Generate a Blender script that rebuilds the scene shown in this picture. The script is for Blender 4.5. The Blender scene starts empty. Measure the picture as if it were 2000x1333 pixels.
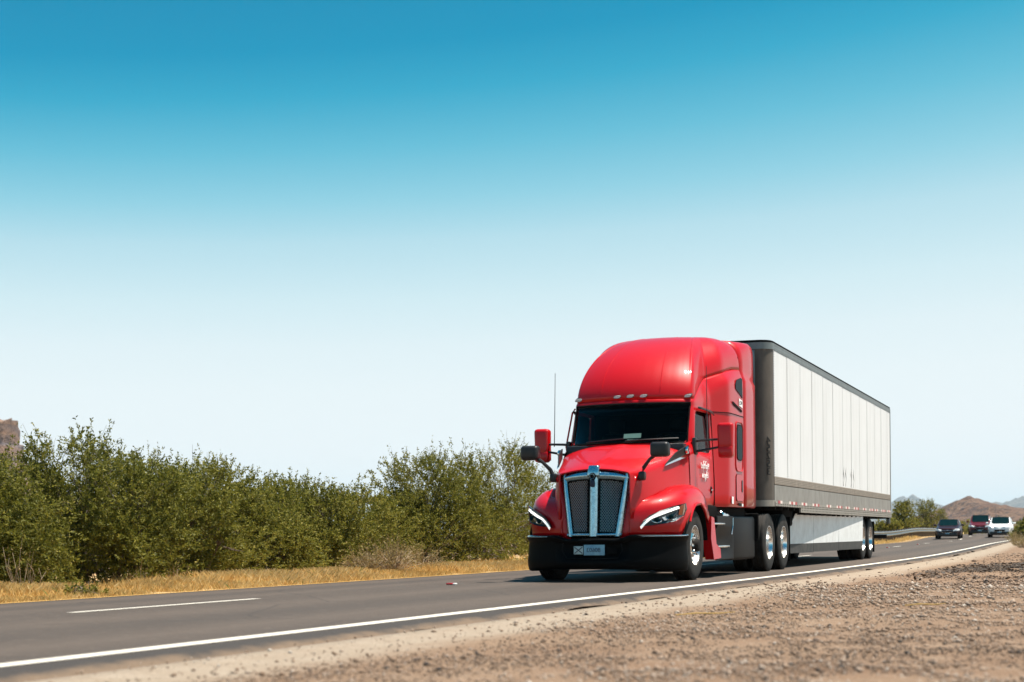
import bpy, bmesh, math, random
import numpy as np
from mathutils import Vector, Matrix

R = math.radians
rng = np.random.default_rng(7)
random.seed(7)
scene = bpy.context.scene
C = scene.collection

# ------------------------------------------------------------------ camera
cam_data = bpy.data.cameras.new("camera")
cam = bpy.data.objects.new("camera", cam_data)
C.objects.link(cam)
CAM = Vector((6.7706, -21.8587, 0.6901))
YAW, PITCH, ROLL = 0.36859, -0.00074, 0.00859
cam.matrix_world = (Matrix.Translation(CAM) @ Matrix.Rotation(YAW, 4, 'Z')
                    @ Matrix.Rotation(math.pi / 2 + PITCH, 4, 'X') @ Matrix.Rotation(-ROLL, 4, 'Z'))
cam_data.sensor_width = 36.0
cam_data.lens = 2996.03 / 2000 * 36.0
cam_data.shift_y = 380.14 / 2000
cam_data.clip_start = 0.1
cam_data.clip_end = 40000
cam_data.dof.use_dof = True
cam_data.dof.focus_distance = 29.0
cam_data.dof.aperture_fstop = 2.0
scene.camera = cam

# ------------------------------------------------------------------ light
SUN = Vector((0.33, 0.13, 1.0)).normalized()          # towards the sun
SUN_EL = math.asin(SUN.z)
SUN_AZ = math.atan2(SUN.x, SUN.y)                      # clockwise from +Y
EXPOSURE = 0.95
SKY_GAIN = 10 / 2 ** EXPOSURE                              # background strength 0.1
world = bpy.data.worlds.new("World")
scene.world = world
world.use_nodes = True
wn, wl = world.node_tree.nodes, world.node_tree.links
wn.clear()
w_out = wn.new("ShaderNodeOutputWorld")
w_bg = wn.new("ShaderNodeBackground")
sky = wn.new("ShaderNodeTexSky")
sky.sky_type = 'NISHITA'
sky.sun_disc = False
sky.sun_elevation = SUN_EL
sky.sun_rotation = SUN_AZ
sky.altitude = 400
sky.air_density = 1.0
sky.dust_density = 0.6
sky.ozone_density = 2.0
# grade of the photograph: the clear sky's brightness is looked up in a teal-to-pale ramp (the same in every direction of equal brightness)
w_sep = wn.new("ShaderNodeSeparateColor")
w_map = wn.new("ShaderNodeMapRange")
w_map.inputs["From Min"].default_value = 2.0; w_map.inputs["From Max"].default_value = 6.0
w_rmp = wn.new("ShaderNodeValToRGB")
stops = [(0.05, (0.003, 0.20, 0.40)), (0.1875, (0.005, 0.315, 0.535)), (0.23, (0.032, 0.40, 0.61)), (0.29, (0.13, 0.52, 0.70)), (0.36, (0.285, 0.64, 0.78)),
         (0.43, (0.48, 0.745, 0.845)), (0.55, (0.66, 0.85, 0.91)), (0.665, (0.78, 0.905, 0.945)), (0.80, (0.85, 0.94, 0.965)), (0.97, (0.89, 0.955, 0.975))]
while len(w_rmp.color_ramp.elements) < len(stops): w_rmp.color_ramp.elements.new(0.5)
for el, (p, c) in zip(w_rmp.color_ramp.elements, stops): el.position = p; el.color = (*c, 1)
w_mul = wn.new("ShaderNodeVectorMath"); w_mul.operation = 'SCALE'; w_mul.inputs["Scale"].default_value = SKY_GAIN
wl.new(sky.outputs[0], w_sep.inputs[0]); wl.new(w_sep.outputs[1], w_map.inputs["Value"])
wl.new(w_map.outputs[0], w_rmp.inputs[0]); wl.new(w_rmp.outputs[0], w_mul.inputs[0])
wl.new(w_mul.outputs[0], w_bg.inputs[0])
wl.new(w_bg.outputs[0], w_out.inputs[0])
w_bg.inputs[1].default_value = 0.1

sun_data = bpy.data.lights.new("sun", 'SUN')
sun_data.energy = 5.0
sun_data.angle = R(0.53)
sun_data.color = (1.0, 0.92, 0.81)
sun = bpy.data.objects.new("sun", sun_data)
sun.rotation_euler = (-SUN).to_track_quat('-Z', 'Y').to_euler()
sun.location = (0, 0, 60)
C.objects.link(sun)

scene.view_settings.view_transform = 'Standard'
scene.view_settings.look = 'None'
scene.view_settings.exposure = EXPOSURE
scene.view_settings.gamma = 1.0
scene.view_settings.use_curve_mapping = False

# ------------------------------------------------------------------ material helpers
def mat(name, col, rough=0.5, metal=0.0, coat=0.0, coat_rough=0.05, spec=0.5, emit=None, estr=0.0,
        noise=None, bump=None, trans=0.0, ior=1.45, rough_noise=None):
    """Principled material; noise=(scale, amount, colour2), bump=(scale, strength, distance)."""
    m = bpy.data.materials.new(name)
    m.use_nodes = True
    nt = m.node_tree
    b = nt.nodes["Principled BSDF"]
    b.inputs["Base Color"].default_value = (*col, 1)
    b.inputs["Roughness"].default_value = rough
    b.inputs["Metallic"].default_value = metal
    b.inputs["Coat Weight"].default_value = coat
    b.inputs["Coat Roughness"].default_value = coat_rough
    b.inputs["Specular IOR Level"].default_value = spec
    b.inputs["Transmission Weight"].default_value = trans
    b.inputs["IOR"].default_value = ior
    if emit:
        b.inputs["Emission Color"].default_value = (*emit, 1)
        b.inputs["Emission Strength"].default_value = estr
    tc = None
    if noise or bump or rough_noise:
        tc = nt.nodes.new("ShaderNodeTexCoord")
    if noise:
        n = nt.nodes.new("ShaderNodeTexNoise")
        n.inputs["Scale"].default_value = noise[0]
        n.inputs["Detail"].default_value = 6
        n.inputs["Roughness"].default_value = 0.65
        nt.links.new(tc.outputs["Object"], n.inputs["Vector"])
        r = nt.nodes.new("ShaderNodeMapRange")
        r.inputs["From Min"].default_value = 0.4
        r.inputs["From Max"].default_value = 0.72
        r.inputs["To Max"].default_value = noise[1]
        nt.links.new(n.outputs["Fac"], r.inputs["Value"])
        mx = nt.nodes.new("ShaderNodeMix")
        mx.data_type = 'RGBA'
        mx.inputs["A"].default_value = (*col, 1)
        mx.inputs["B"].default_value = (*noise[2], 1)
        nt.links.new(r.outputs[0], mx.inputs["Factor"])
        nt.links.new(mx.outputs["Result"], b.inputs["Base Color"])
        if rough_noise:
            r2 = nt.nodes.new("ShaderNodeMapRange")
            r2.inputs["From Min"].default_value = 0.35
            r2.inputs["From Max"].default_value = 0.7
            r2.inputs["To Min"].default_value = rough
            r2.inputs["To Max"].default_value = rough_noise
            nt.links.new(n.outputs["Fac"], r2.inputs["Value"])
            nt.links.new(r2.outputs[0], b.inputs["Roughness"])
    if bump:
        n = nt.nodes.new("ShaderNodeTexNoise")
        n.inputs["Scale"].default_value = bump[0]
        n.inputs["Detail"].default_value = 4
        nt.links.new(tc.outputs["Object"], n.inputs["Vector"])
        bp = nt.nodes.new("ShaderNodeBump")
        bp.inputs["Strength"].default_value = bump[1]
        bp.inputs["Distance"].default_value = bump[2]
        nt.links.new(n.outputs["Fac"], bp.inputs["Height"])
        nt.links.new(bp.outputs[0], b.inputs["Normal"])
    return m

def glass_mat(name, tint, ior=1.5):
    """Thin pane: see-through tinted glass with a mirror coat."""
    m = bpy.data.materials.new(name)
    m.use_nodes = True
    nt = m.node_tree
    nt.nodes.clear()
    o = nt.nodes.new("ShaderNodeOutputMaterial")
    t = nt.nodes.new("ShaderNodeBsdfTransparent")
    t.inputs[0].default_value = (*tint, 1)
    g = nt.nodes.new("ShaderNodeBsdfGlossy")
    g.inputs["Roughness"].default_value = 0.02
    fr = nt.nodes.new("ShaderNodeFresnel")
    fr.inputs[0].default_value = ior
    mx = nt.nodes.new("ShaderNodeMixShader")
    nt.links.new(fr.outputs[0], mx.inputs[0])
    nt.links.new(t.outputs[0], mx.inputs[1])
    nt.links.new(g.outputs[0], mx.inputs[2])
    nt.links.new(mx.outputs[0], o.inputs[0])
    return m

# ------------------------------------------------------------------ mesh helpers
def tag(o, label=None, cat=None, group=None, kind=None):
    if label: o["label"] = label
    if cat: o["category"] = cat
    if group: o["group"] = group
    if kind: o["kind"] = kind
    return o

def obj(name, verts, faces, material, parent=None, smooth=True, angle=35, loc=None):
    me = bpy.data.meshes.new(name)
    me.from_pydata([tuple(v) for v in verts], [], [tuple(f) for f in faces])
    me.update()
    if smooth:
        me.shade_smooth()
        me.set_sharp_from_angle(angle=R(angle))
    if material: me.materials.append(material)
    o = bpy.data.objects.new(name, me)
    C.objects.link(o)
    if loc is not None: o.location = loc
    if parent: o.parent = parent
    return o

def quads(name, V, material, nper=4, parent=None, attr=None, smooth=False):
    """fast mesh of independent polygons: V (n, nper, 3); attr per-polygon float 'var'."""
    V = np.asarray(V, np.float32)
    n = V.shape[0]
    me = bpy.data.meshes.new(name)
    me.vertices.add(n * nper)
    me.vertices.foreach_set("co", V.reshape(-1))
    me.loops.add(n * nper)
    me.loops.foreach_set("vertex_index", np.arange(n * nper, dtype=np.int32))
    me.polygons.add(n)
    me.polygons.foreach_set("loop_start", np.arange(0, n * nper, nper, dtype=np.int32))
    if attr is not None:
        a = me.attributes.new("var", 'FLOAT', 'FACE')
        a.data.foreach_set("value", np.asarray(attr, np.float32))
    me.update(calc_edges=True)
    me.materials.append(material)
    o = bpy.data.objects.new(name, me)
    C.objects.link(o)
    if parent: o.parent = parent
    return o

def indexed(name, V, F, material, parent=None, attr=None, smooth=False):
    """fast mesh from arrays V (n,3), F (m,k)."""
    V = np.asarray(V, np.float32); F = np.asarray(F, np.int32)
    me = bpy.data.meshes.new(name)
    me.vertices.add(len(V)); me.vertices.foreach_set("co", V.reshape(-1))
    k = F.shape[1]
    me.loops.add(F.size); me.loops.foreach_set("vertex_index", F.reshape(-1))
    me.polygons.add(len(F)); me.polygons.foreach_set("loop_start", np.arange(0, F.size, k, dtype=np.int32))
    if attr is not None:
        a = me.attributes.new("var", 'FLOAT', 'FACE')
        a.data.foreach_set("value", np.asarray(attr, np.float32))
    if smooth: me.polygons.foreach_set("use_smooth", np.ones(len(F), bool))
    me.update(calc_edges=True)
    me.materials.append(material)
    o = bpy.data.objects.new(name, me)
    C.objects.link(o)
    if parent: o.parent = parent
    return o

def empty(name, loc=(0, 0, 0), rz=0.0):
    o = bpy.data.objects.new(name, None)
    o.empty_display_size = 0.3
    o.location = loc
    o.rotation_euler = (0, 0, rz)
    C.objects.link(o)
    return o

class MB:
    def __init__(s): s.v, s.f = [], []
    def add(s, v, f):
        k = len(s.v); s.v += [tuple(p) for p in v]; s.f += [tuple(i + k for i in q) for q in f]; return s
    def box(s, x0, x1, y0, y1, z0, z1):
        v = [(x, y, z) for z in (z0, z1) for y in (y0, y1) for x in (x0, x1)]
        return s.add(v, [(0, 2, 3, 1), (4, 5, 7, 6), (0, 1, 5, 4), (2, 6, 7, 3), (0, 4, 6, 2), (1, 3, 7, 5)])
    def bbox(s, x0, x1, y0, y1, z0, z1, b=0.01, seg=2):
        bm = bmesh.new()
        bmesh.ops.create_cube(bm, size=1)
        for v in bm.verts:
            v.co = Vector(((x0 + x1) / 2 + v.co.x * (x1 - x0), (y0 + y1) / 2 + v.co.y * (y1 - y0), (z0 + z1) / 2 + v.co.z * (z1 - z0)))
        b = min(b, 0.49 * min(abs(x1 - x0), abs(y1 - y0), abs(z1 - z0)))
        bmesh.ops.bevel(bm, geom=bm.edges[:], offset=b, segments=seg, affect='EDGES', profile=0.5)
        bm.verts.index_update()
        s.add([v.co[:] for v in bm.verts], [[v.index for v in f.verts] for f in bm.faces])
        bm.free(); return s
    def grid(s, P, skip=None, flip=False, closed=False):
        P = np.asarray(P, float); n, m = P.shape[:2]
        f = []
        for i in range(n - (0 if closed else 1)):
            for j in range(m - 1):
                if skip is not None and skip(i, j): continue
                i2 = (i + 1) % n
                q = (i * m + j, i2 * m + j, i2 * m + j + 1, i * m + j + 1)
                f.append(q[::-1] if flip else q)
        return s.add(P.reshape(-1, 3), f)
    def tube(s, pts, rad, sides=8, cap=True):
        pts = [Vector(p) for p in pts]; n = len(pts)
        if not hasattr(rad, '__len__'): rad = [rad] * n
        rings = []
        up = Vector((0, 0, 1))
        for i, p in enumerate(pts):
            d = (pts[min(i + 1, n - 1)] - pts[max(i - 1, 0)]).normalized()
            a = d.cross(up if abs(d.z) < 0.9 else Vector((1, 0, 0))).normalized()
            b = a.cross(d).normalized()
            rings.append([p + (a * math.cos(2 * math.pi * k / sides) + b * math.sin(2 * math.pi * k / sides)) * rad[i] for k in range(sides)])
        v = [q for r in rings for q in r]
        f = []
        for i in range(n - 1):
            for k in range(sides):
                k2 = (k + 1) % sides
                f.append((i * sides + k, i * sides + k2, (i + 1) * sides + k2, (i + 1) * sides + k))
        if cap:
            f.append(tuple(range(sides))); f.append(tuple((n - 1) * sides + k for k in reversed(range(sides))))
        return s.add(v, f)
    def lathe(s, prof, segs=32, axis='X', c=(0, 0, 0), skip=None):
        """prof list of (axial, radius) revolved about the axis through c."""
        P = []
        for k in range(segs):
            a = 2 * math.pi * k / segs
            row = []
            for (t, r) in prof:
                u, w = r * math.cos(a), r * math.sin(a)
                row.append({'X': (c[0] + t, c[1] + u, c[2] + w), 'Y': (c[0] + u, c[1] + t, c[2] + w), 'Z': (c[0] + u, c[1] + w, c[2] + t)}[axis])
            P.append(row)
        return s.grid(np.array(P), skip=skip, closed=True, flip=(axis == 'Y'))
    def prism(s, poly, d):
        """closed polygon (list of 3d points) extruded by vector d."""
        n = len(poly); d = Vector(d)
        v = [Vector(p) for p in poly] + [Vector(p) + d for p in poly]
        f = [tuple(range(n))[::-1], tuple(range(n, 2 * n))] + [(i, (i + 1) % n, (i + 1) % n + n, i + n) for i in range(n)]
        return s.add(v, f)
    def mir(s):
        m = MB(); m.v = [(-x, y, z) for x, y, z in s.v]; m.f = [tuple(reversed(q)) for q in s.f]; return m
    def build(s, name, material, parent=None, smooth=True, angle=35, loc=None, sub=0):
        o = obj(name, s.v, s.f, material, parent, smooth, angle, loc)
        if sub:
            md = o.modifiers.new("subdivision", 'SUBSURF'); md.levels = sub; md.render_levels = sub
        return o

def fixnormals(o):
    bm = bmesh.new(); bm.from_mesh(o.data)
    bmesh.ops.recalc_face_normals(bm, faces=bm.faces[:])
    bm.to_mesh(o.data); bm.free(); return o

def text(name, body, size, origin, right, up, material, parent, align='CENTER', extrude=0.0015):
    """flat lettering: text x axis runs along `right`, so a flipped right gives mirror writing."""
    cu = bpy.data.curves.new(name, 'FONT')
    cu.body = body; cu.size = size; cu.align_x = align; cu.align_y = 'CENTER'; cu.extrude = extrude
    tmp = bpy.data.objects.new(name, cu); C.objects.link(tmp)
    dg = bpy.context.evaluated_depsgraph_get(); dg.update()
    me = bpy.data.meshes.new_from_object(tmp.evaluated_get(dg))
    bpy.data.objects.remove(tmp)
    r, u = Vector(right).normalized(), Vector(up).normalized()
    nrm = r.cross(u)
    for v in me.vertices:
        c = v.co
        v.co = Vector(origin) + r * c.x + u * c.y + nrm * c.z
    me.materials.clear(); me.materials.append(material)
    o = bpy.data.objects.new(name, me); C.objects.link(o); o.parent = parent
    return fixnormals(o)

def copy_tree(o, parent=None):
    c = o.copy(); C.objects.link(c)
    if parent: c.parent = parent
    for ch in list(o.children): copy_tree(ch, c)
    return c

def interp(xs, ys):
    xs, ys = np.array(xs, float), np.array(ys, float)
    m = np.gradient(ys, xs)
    def f(x):
        x = np.asarray(x, float)
        i = np.clip(np.searchsorted(xs, x) - 1, 0, len(xs) - 2)
        h = xs[i + 1] - xs[i]; t = np.clip((x - xs[i]) / h, 0, 1)
        r = ((1 + 2 * t) * (1 - t) ** 2 * ys[i] + t * (1 - t) ** 2 * h * m[i] + t * t * (3 - 2 * t) * ys[i + 1] + t * t * (t - 1) * h * m[i + 1])
        r = np.where(x < xs[0], ys[0] + (x - xs[0]) * m[0], r)
        return np.where(x > xs[-1], ys[-1] + (x - xs[-1]) * m[-1], r)
    return f

def vnoise(x, y, seed=0):
    """cheap smooth value noise on arrays"""
    x = np.asarray(x, float); y = np.asarray(y, float)
    xi, yi = np.floor(x).astype(np.int64), np.floor(y).astype(np.int64)
    def h(a, b):
        n = (a * 374761393 + b * 668265263 + seed * 1442695041) & 0x7fffffff
        n = ((n ^ (n >> 13)) * 1274126177) & 0x7fffffff
        return ((n ^ (n >> 16)) & 0xffff) / 65535.0
    fx, fy = x - xi, y - yi
    fx, fy = fx * fx * (3 - 2 * fx), fy * fy * (3 - 2 * fy)
    return (h(xi, yi) * (1 - fx) + h(xi + 1, yi) * fx) * (1 - fy) + (h(xi, yi + 1) * (1 - fx) + h(xi + 1, yi + 1) * fx) * fy

def fbm(x, y, seed=0, oct=4):
    s, a, t = 0, 0.5, 0
    for k in range(oct):
        s = s + a * vnoise(x * 2 ** k, y * 2 ** k, seed + k); t += a; a *= 0.5
    return s / t
# ================================================================== THE SETTING
# the road: x of the white edge line as the road runs away from the camera
xl = interp([-60, -30, -15, -8.3, -1.4, 3.2, 10.7, 19.9, 36, 50, 64, 82, 93, 110, 122, 140, 170, 220],
            [-2.2, 0.25, 1.21, 1.54, 1.84, 2.02, 2.21, 2.30, 2.02, 1.62, 1.2, 0.88, 0.60, 0.12, -0.25, -0.9, -2.4, -5.6])

def zy(y):                     # the far road climbs a little and levels out
    t = np.clip((np.asarray(y, float) - 86) / 30, 0, 1)
    return 0.28 * t * t * (3 - 2 * t)

def zroad(o, y):               # cross fall of the left lane
    o = np.asarray(o, float)
    return zy(y) - 0.024 * np.clip(-3.6 - o, 0, 3.9)

def attr_node(nt, name):
    a = nt.nodes.new("ShaderNodeAttribute"); a.attribute_name = name; return a

def ramp(nt, stops, interp='LINEAR'):
    r = nt.nodes.new("ShaderNodeValToRGB"); r.color_ramp.interpolation = interp
    e = r.color_ramp.elements
    while len(e) < len(stops): e.new(0.5)
    for el, (p, c) in zip(e, stops): el.position = p; el.color = (*c, 1)
    return r

def surf(name, build):
    m = bpy.data.materials.new(name); m.use_nodes = True
    nt = m.node_tree; build(nt, nt.nodes["Principled BSDF"]); return m

def noise_node(nt, vec, scale, detail=5, rough=0.6):
    n = nt.nodes.new("ShaderNodeTexNoise")
    n.inputs["Scale"].default_value = scale; n.inputs["Detail"].default_value = detail
    n.inputs["Roughness"].default_value = rough
    nt.links.new(vec, n.inputs["Vector"]); return n

def mixc(nt, fac, a, b, mode='MIX'):
    x = nt.nodes.new("ShaderNodeMix"); x.data_type = 'RGBA'; x.blend_type = mode
    for s, v in (("Factor", fac), ("A", a), ("B", b)):
        if isinstance(v, (int, float)): x.inputs[s].default_value = v
        elif isinstance(v, tuple): x.inputs[s].default_value = (*v, 1)
        else: nt.links.new(v, x.inputs[s])
    return x.outputs["Result"]

def remap(nt, v, a, b, c=0.0, d=1.0):
    r = nt.nodes.new("ShaderNodeMapRange")
    for n, val in (("From Min", a), ("From Max", b), ("To Min", c), ("To Max", d)): r.inputs[n].default_value = val
    nt.links.new(v, r.inputs["Value"]); return r.outputs[0]

def asphalt(nt, b):
    tc = nt.nodes.new("ShaderNodeTexCoord").outputs["Object"]
    off = attr_node(nt, "off").outputs["Fac"]
    fine = noise_node(nt, tc, 42, 3, 0.75)
    mapn = nt.nodes.new("ShaderNodeMapping"); mapn.inputs["Scale"].default_value = (2.2, 0.05, 1)
    nt.links.new(tc, mapn.inputs[0])
    streak = noise_node(nt, mapn.outputs[0], 1.2, 5, 0.6)
    blot = noise_node(nt, tc, 0.6, 4); grit = noise_node(nt, tc, 6.5, 4, 0.85)
    c = mixc(nt, remap(nt, fine.outputs["Fac"], 0.3, 0.72), (0.03807, 0.02822, 0.02192), (0.0969, 0.07258, 0.05746))
    c = mixc(nt, remap(nt, streak.outputs["Fac"], 0.35, 0.75, 0, 0.5), c, (0.05768, 0.04416, 0.036))
    c = mixc(nt, remap(nt, blot.outputs["Fac"], 0.45, 0.8, 0, 0.35), c, (0.08652, 0.06451, 0.0499))
    c = mixc(nt, remap(nt, grit.outputs["Fac"], 0.55, 0.75, 0, 0.55), c, (0.1817, 0.1411, 0.1134))
    c = mixc(nt, remap(nt, grit.outputs["Fac"], 0.42, 0.28, 0, 0.5), c, (0.03502, 0.02688, 0.0225))
    # wheel tracks and a few cracks
    def band(o0, w0):
        d = nt.nodes.new("ShaderNodeMath"); d.operation = 'SUBTRACT'; d.inputs[1].default_value = o0; nt.links.new(off, d.inputs[0])
        a = nt.nodes.new("ShaderNodeMath"); a.operation = 'ABSOLUTE'; nt.links.new(d.outputs[0], a.inputs[0])
        return remap(nt, a.outputs[0], w0, 0.05, 0, 1)
    for o0 in (-0.85, -2.65, -4.55, -6.3):
        k = nt.nodes.new("ShaderNodeMath"); k.operation = 'MULTIPLY'; nt.links.new(band(o0, 0.55), k.inputs[0]); nt.links.new(remap(nt, streak.outputs["Fac"], 0.3, 0.7, 0.15, 0.55), k.inputs[1])
        c = mixc(nt, k.outputs[0], c, (0.1107, 0.08225, 0.06426))
    for o0 in (-1.75, -5.4):
        k = nt.nodes.new("ShaderNodeMath"); k.operation = 'MULTIPLY'; nt.links.new(band(o0, 0.5), k.inputs[0]); nt.links.new(remap(nt, blot.outputs["Fac"], 0.35, 0.7, 0.0, 0.6), k.inputs[1])
        c = mixc(nt, k.outputs[0], c, (0.04326, 0.03456, 0.0297))
    vo = nt.nodes.new("ShaderNodeTexVoronoi"); vo.feature = 'DISTANCE_TO_EDGE'; vo.inputs["Scale"].default_value = 0.42
    wob = noise_node(nt, tc, 2.5, 4); wv = mixc(nt, 0.12, tc, wob.outputs["Color"]); nt.links.new(wv, vo.inputs["Vector"])
    c = mixc(nt, remap(nt, vo.outputs["Distance"], 0.008, 0.003, 0, 0.55), c, (0.03296, 0.02592, 0.0216))
    # dark strip outside the edge line, dirt washed over its rim
    rag = noise_node(nt, tc, 1.6, 5, 0.7)
    w = nt.nodes.new("ShaderNodeMath"); w.operation = 'MULTIPLY_ADD'; w.inputs[1].default_value = 0.45; w.inputs[2].default_value = -0.225
    nt.links.new(rag.outputs["Fac"], w.inputs[0])
    s = nt.nodes.new("ShaderNodeMath"); s.operation = 'ADD'
    nt.links.new(off, s.inputs[0]); nt.links.new(w.outputs[0], s.inputs[1])
    c = mixc(nt, remap(nt, off, 0.05, 0.12, 0, 0.85), c, (0.03605, 0.02976, 0.0261))
    c = mixc(nt, remap(nt, s.outputs[0], 0.33, 0.45, 0, 0.75), c, (0.1774, 0.1181, 0.0738))
    nt.links.new(c, b.inputs["Base Color"])
    b.inputs["Roughness"].default_value = 0.82
    b.inputs["Specular IOR Level"].default_value = 0.35
    bp = nt.nodes.new("ShaderNodeBump"); bp.inputs["Strength"].default_value = 0.7; bp.inputs["Distance"].default_value = 0.012
    nt.links.new(fine.outputs["Fac"], bp.inputs["Height"]); nt.links.new(bp.outputs[0], b.inputs["Normal"])
M_ASPHALT = surf("asphalt", asphalt)

def dirt(nt, b):
    tc = nt.nodes.new("ShaderNodeTexCoord").outputs["Object"]
    off = attr_node(nt, "off").outputs["Fac"]
    n1 = noise_node(nt, tc, 0.7, 6, 0.65); n2 = noise_node(nt, tc, 28, 4, 0.7); n3 = noise_node(nt, tc, 4.0, 5, 0.65)
    soil = mixc(nt, remap(nt, n1.outputs["Fac"], 0.35, 0.7), (0.1968, 0.1214, 0.07544), (0.2788, 0.1927, 0.1296))
    soil = mixc(nt, remap(nt, n2.outputs["Fac"], 0.35, 0.7, 0, 0.6), soil, (0.1271, 0.07954, 0.05412))
    soil = mixc(nt, remap(nt, n3.outputs["Fac"], 0.55, 0.75, 0, 0.5), soil, (0.3034, 0.2378, 0.1763))
    pale = mixc(nt, remap(nt, n3.outputs["Fac"], 0.35, 0.7), (0.287, 0.2255, 0.1681), (0.3362, 0.2747, 0.2132))
    pale = mixc(nt, remap(nt, n2.outputs["Fac"], 0.45, 0.75, 0, 0.35), pale, (0.205, 0.1476, 0.1025))
    w = nt.nodes.new("ShaderNodeMath"); w.operation = 'MULTIPLY_ADD'; w.inputs[1].default_value = 1.0; w.inputs[2].default_value = -0.5
    nt.links.new(n1.outputs["Fac"], w.inputs[0])
    s = nt.nodes.new("ShaderNodeMath"); s.operation = 'ADD'
    nt.links.new(off, s.inputs[0]); nt.links.new(w.outputs[0], s.inputs[1])
    k = nt.nodes.new("ShaderNodeMath"); k.operation = 'MULTIPLY'
    nt.links.new(remap(nt, s.outputs[0], 0.3, 0.5), k.inputs[0])
    nt.links.new(remap(nt, s.outputs[0], 1.15, 1.6, 1, 0), k.inputs[1])
    c = mixc(nt, k.outputs[0], soil, pale)
    straw = mixc(nt, remap(nt, n3.outputs["Fac"], 0.35, 0.7), (0.48, 0.31, 0.13), (0.60, 0.42, 0.20))
    sf = nt.nodes.new("ShaderNodeMath"); sf.operation = 'MULTIPLY'
    nt.links.new(remap(nt, s.outputs[0], -7.2, -8.0), sf.inputs[0]); nt.links.new(remap(nt, s.outputs[0], -18.0, -11.5), sf.inputs[1])
    c = mixc(nt, sf.outputs[0], c, straw)
    nt.links.new(c, b.inputs["Base Color"])
    b.inputs["Roughness"].default_value = 0.95; b.inputs["Specular IOR Level"].default_value = 0.15
    bp = nt.nodes.new("ShaderNodeBump"); bp.inputs["Strength"].default_value = 0.8; bp.inputs["Distance"].default_value = 0.03
    nt.links.new(n2.outputs["Fac"], bp.inputs["Height"]); nt.links.new(bp.outputs[0], b.inputs["Normal"])
M_DIRT = surf("dirt", dirt)

def paint_mat(name, col, wear, under=(0.16, 0.14, 0.13)):
    def f(nt, b):
        tc = nt.nodes.new("ShaderNodeTexCoord").outputs["Object"]
        n = noise_node(nt, tc, 22, 6, 0.75)
        n2 = noise_node(nt, tc, 1.5, 3)
        c = mixc(nt, remap(nt, n.outputs["Fac"], 0.56, 0.68, 0, wear), col, under)
        c = mixc(nt, remap(nt, n2.outputs["Fac"], 0.4, 0.8, 0, 0.25), c, tuple(x * 0.75 for x in col))
        nt.links.new(c, b.inputs["Base Color"]); b.inputs["Roughness"].default_value = 0.7
    return surf(name, f)
M_WHITE_LINE = paint_mat("white road paint", (0.68, 0.63, 0.54), 0.6)
M_YELLOW_LINE = paint_mat("yellow road paint", (0.62, 0.36, 0.09), 0.6, (0.36, 0.24, 0.13))

def set_off(o, vals):
    a = o.data.attributes.new("off", 'FLOAT', 'POINT'); a.data.foreach_set("value", np.asarray(vals, np.float32))

def sweep(name, offs, ys, zf, material, edge=None, parent=None):
    """sheet in road coordinates: offs (columns) x ys (rows)."""
    O, Y = np.meshgrid(np.asarray(offs, float), np.asarray(ys, float), indexing='ij')
    if edge is not None: O = edge(O, Y)
    X = xl(Y) + O; Z = zf(O, Y)
    mb = MB().grid(np.stack([X, Y, Z], -1), flip=True)
    o = mb.build(name, material, parent, smooth=True, angle=60)
    set_off(o, O.reshape(-1)); return o

# --- ground: one sheet out to the horizon
gy = np.unique(np.concatenate([[-6000, -3000, -900, -300, -120, -60], np.arange(-40, 40, 0.5), np.arange(40, 150, 2.5), np.arange(150, 400, 12), [450, 550, 700, 1000, 1500, 2500, 4000, 7000, 12000]]))
go = np.array([-12000, -6000, -3000, -1200, -500, -200, -90, -50, -34, -26, -21, -18, -16, -14.5, -13, -12, -11, -10.2, -9.4, -8.8, -8.2, -7.7, -7.35, -7.1, -6, -3, 0, 0.3, 0.45, 0.6, 0.75, 0.9, 1.1, 1.3, 1.5, 1.75, 2.0, 2.3, 2.6, 3, 3.4, 3.8, 4.3, 4.8, 5.4, 6, 7, 8, 10, 13, 18, 25, 40, 70, 130, 300, 900, 3000, 6000, 12000])
def zground(O, Y):
    near = np.exp(-np.abs(Y) / 250.0)
    z = zy(Y) - 0.0
    left = O < -7.2
    base = np.where(left, -0.11, np.where(O > 0.5, -0.035 * np.clip((O - 0.3) / 0.5, 0, 1), -0.16))
    base = np.where((O <= -7.1) & (O > -7.36), -0.105, base)
    amp = np.clip((O - 1.2) / 2, 0, 1) + np.clip((-8.2 - O) / 2, 0, 1)
    n = (fbm(O * 0.8, Y * 0.8, 3) - 0.5) * 0.10 * amp * near + (fbm(O * 0.15, Y * 0.15, 9) - 0.5) * 0.22 * amp * near * np.clip(np.abs(O) / 8, 0.15, 1)
    return z * np.clip(1.3 - np.abs(O + 3) / 60, 0, 1) + base + n
ground = sweep("ground", go, gy, zground, M_DIRT)
tag(ground, "sandy roadside ground with pale dirt shoulder and straw coloured verge", "ground", kind="structure")
del ground["category"]

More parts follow.
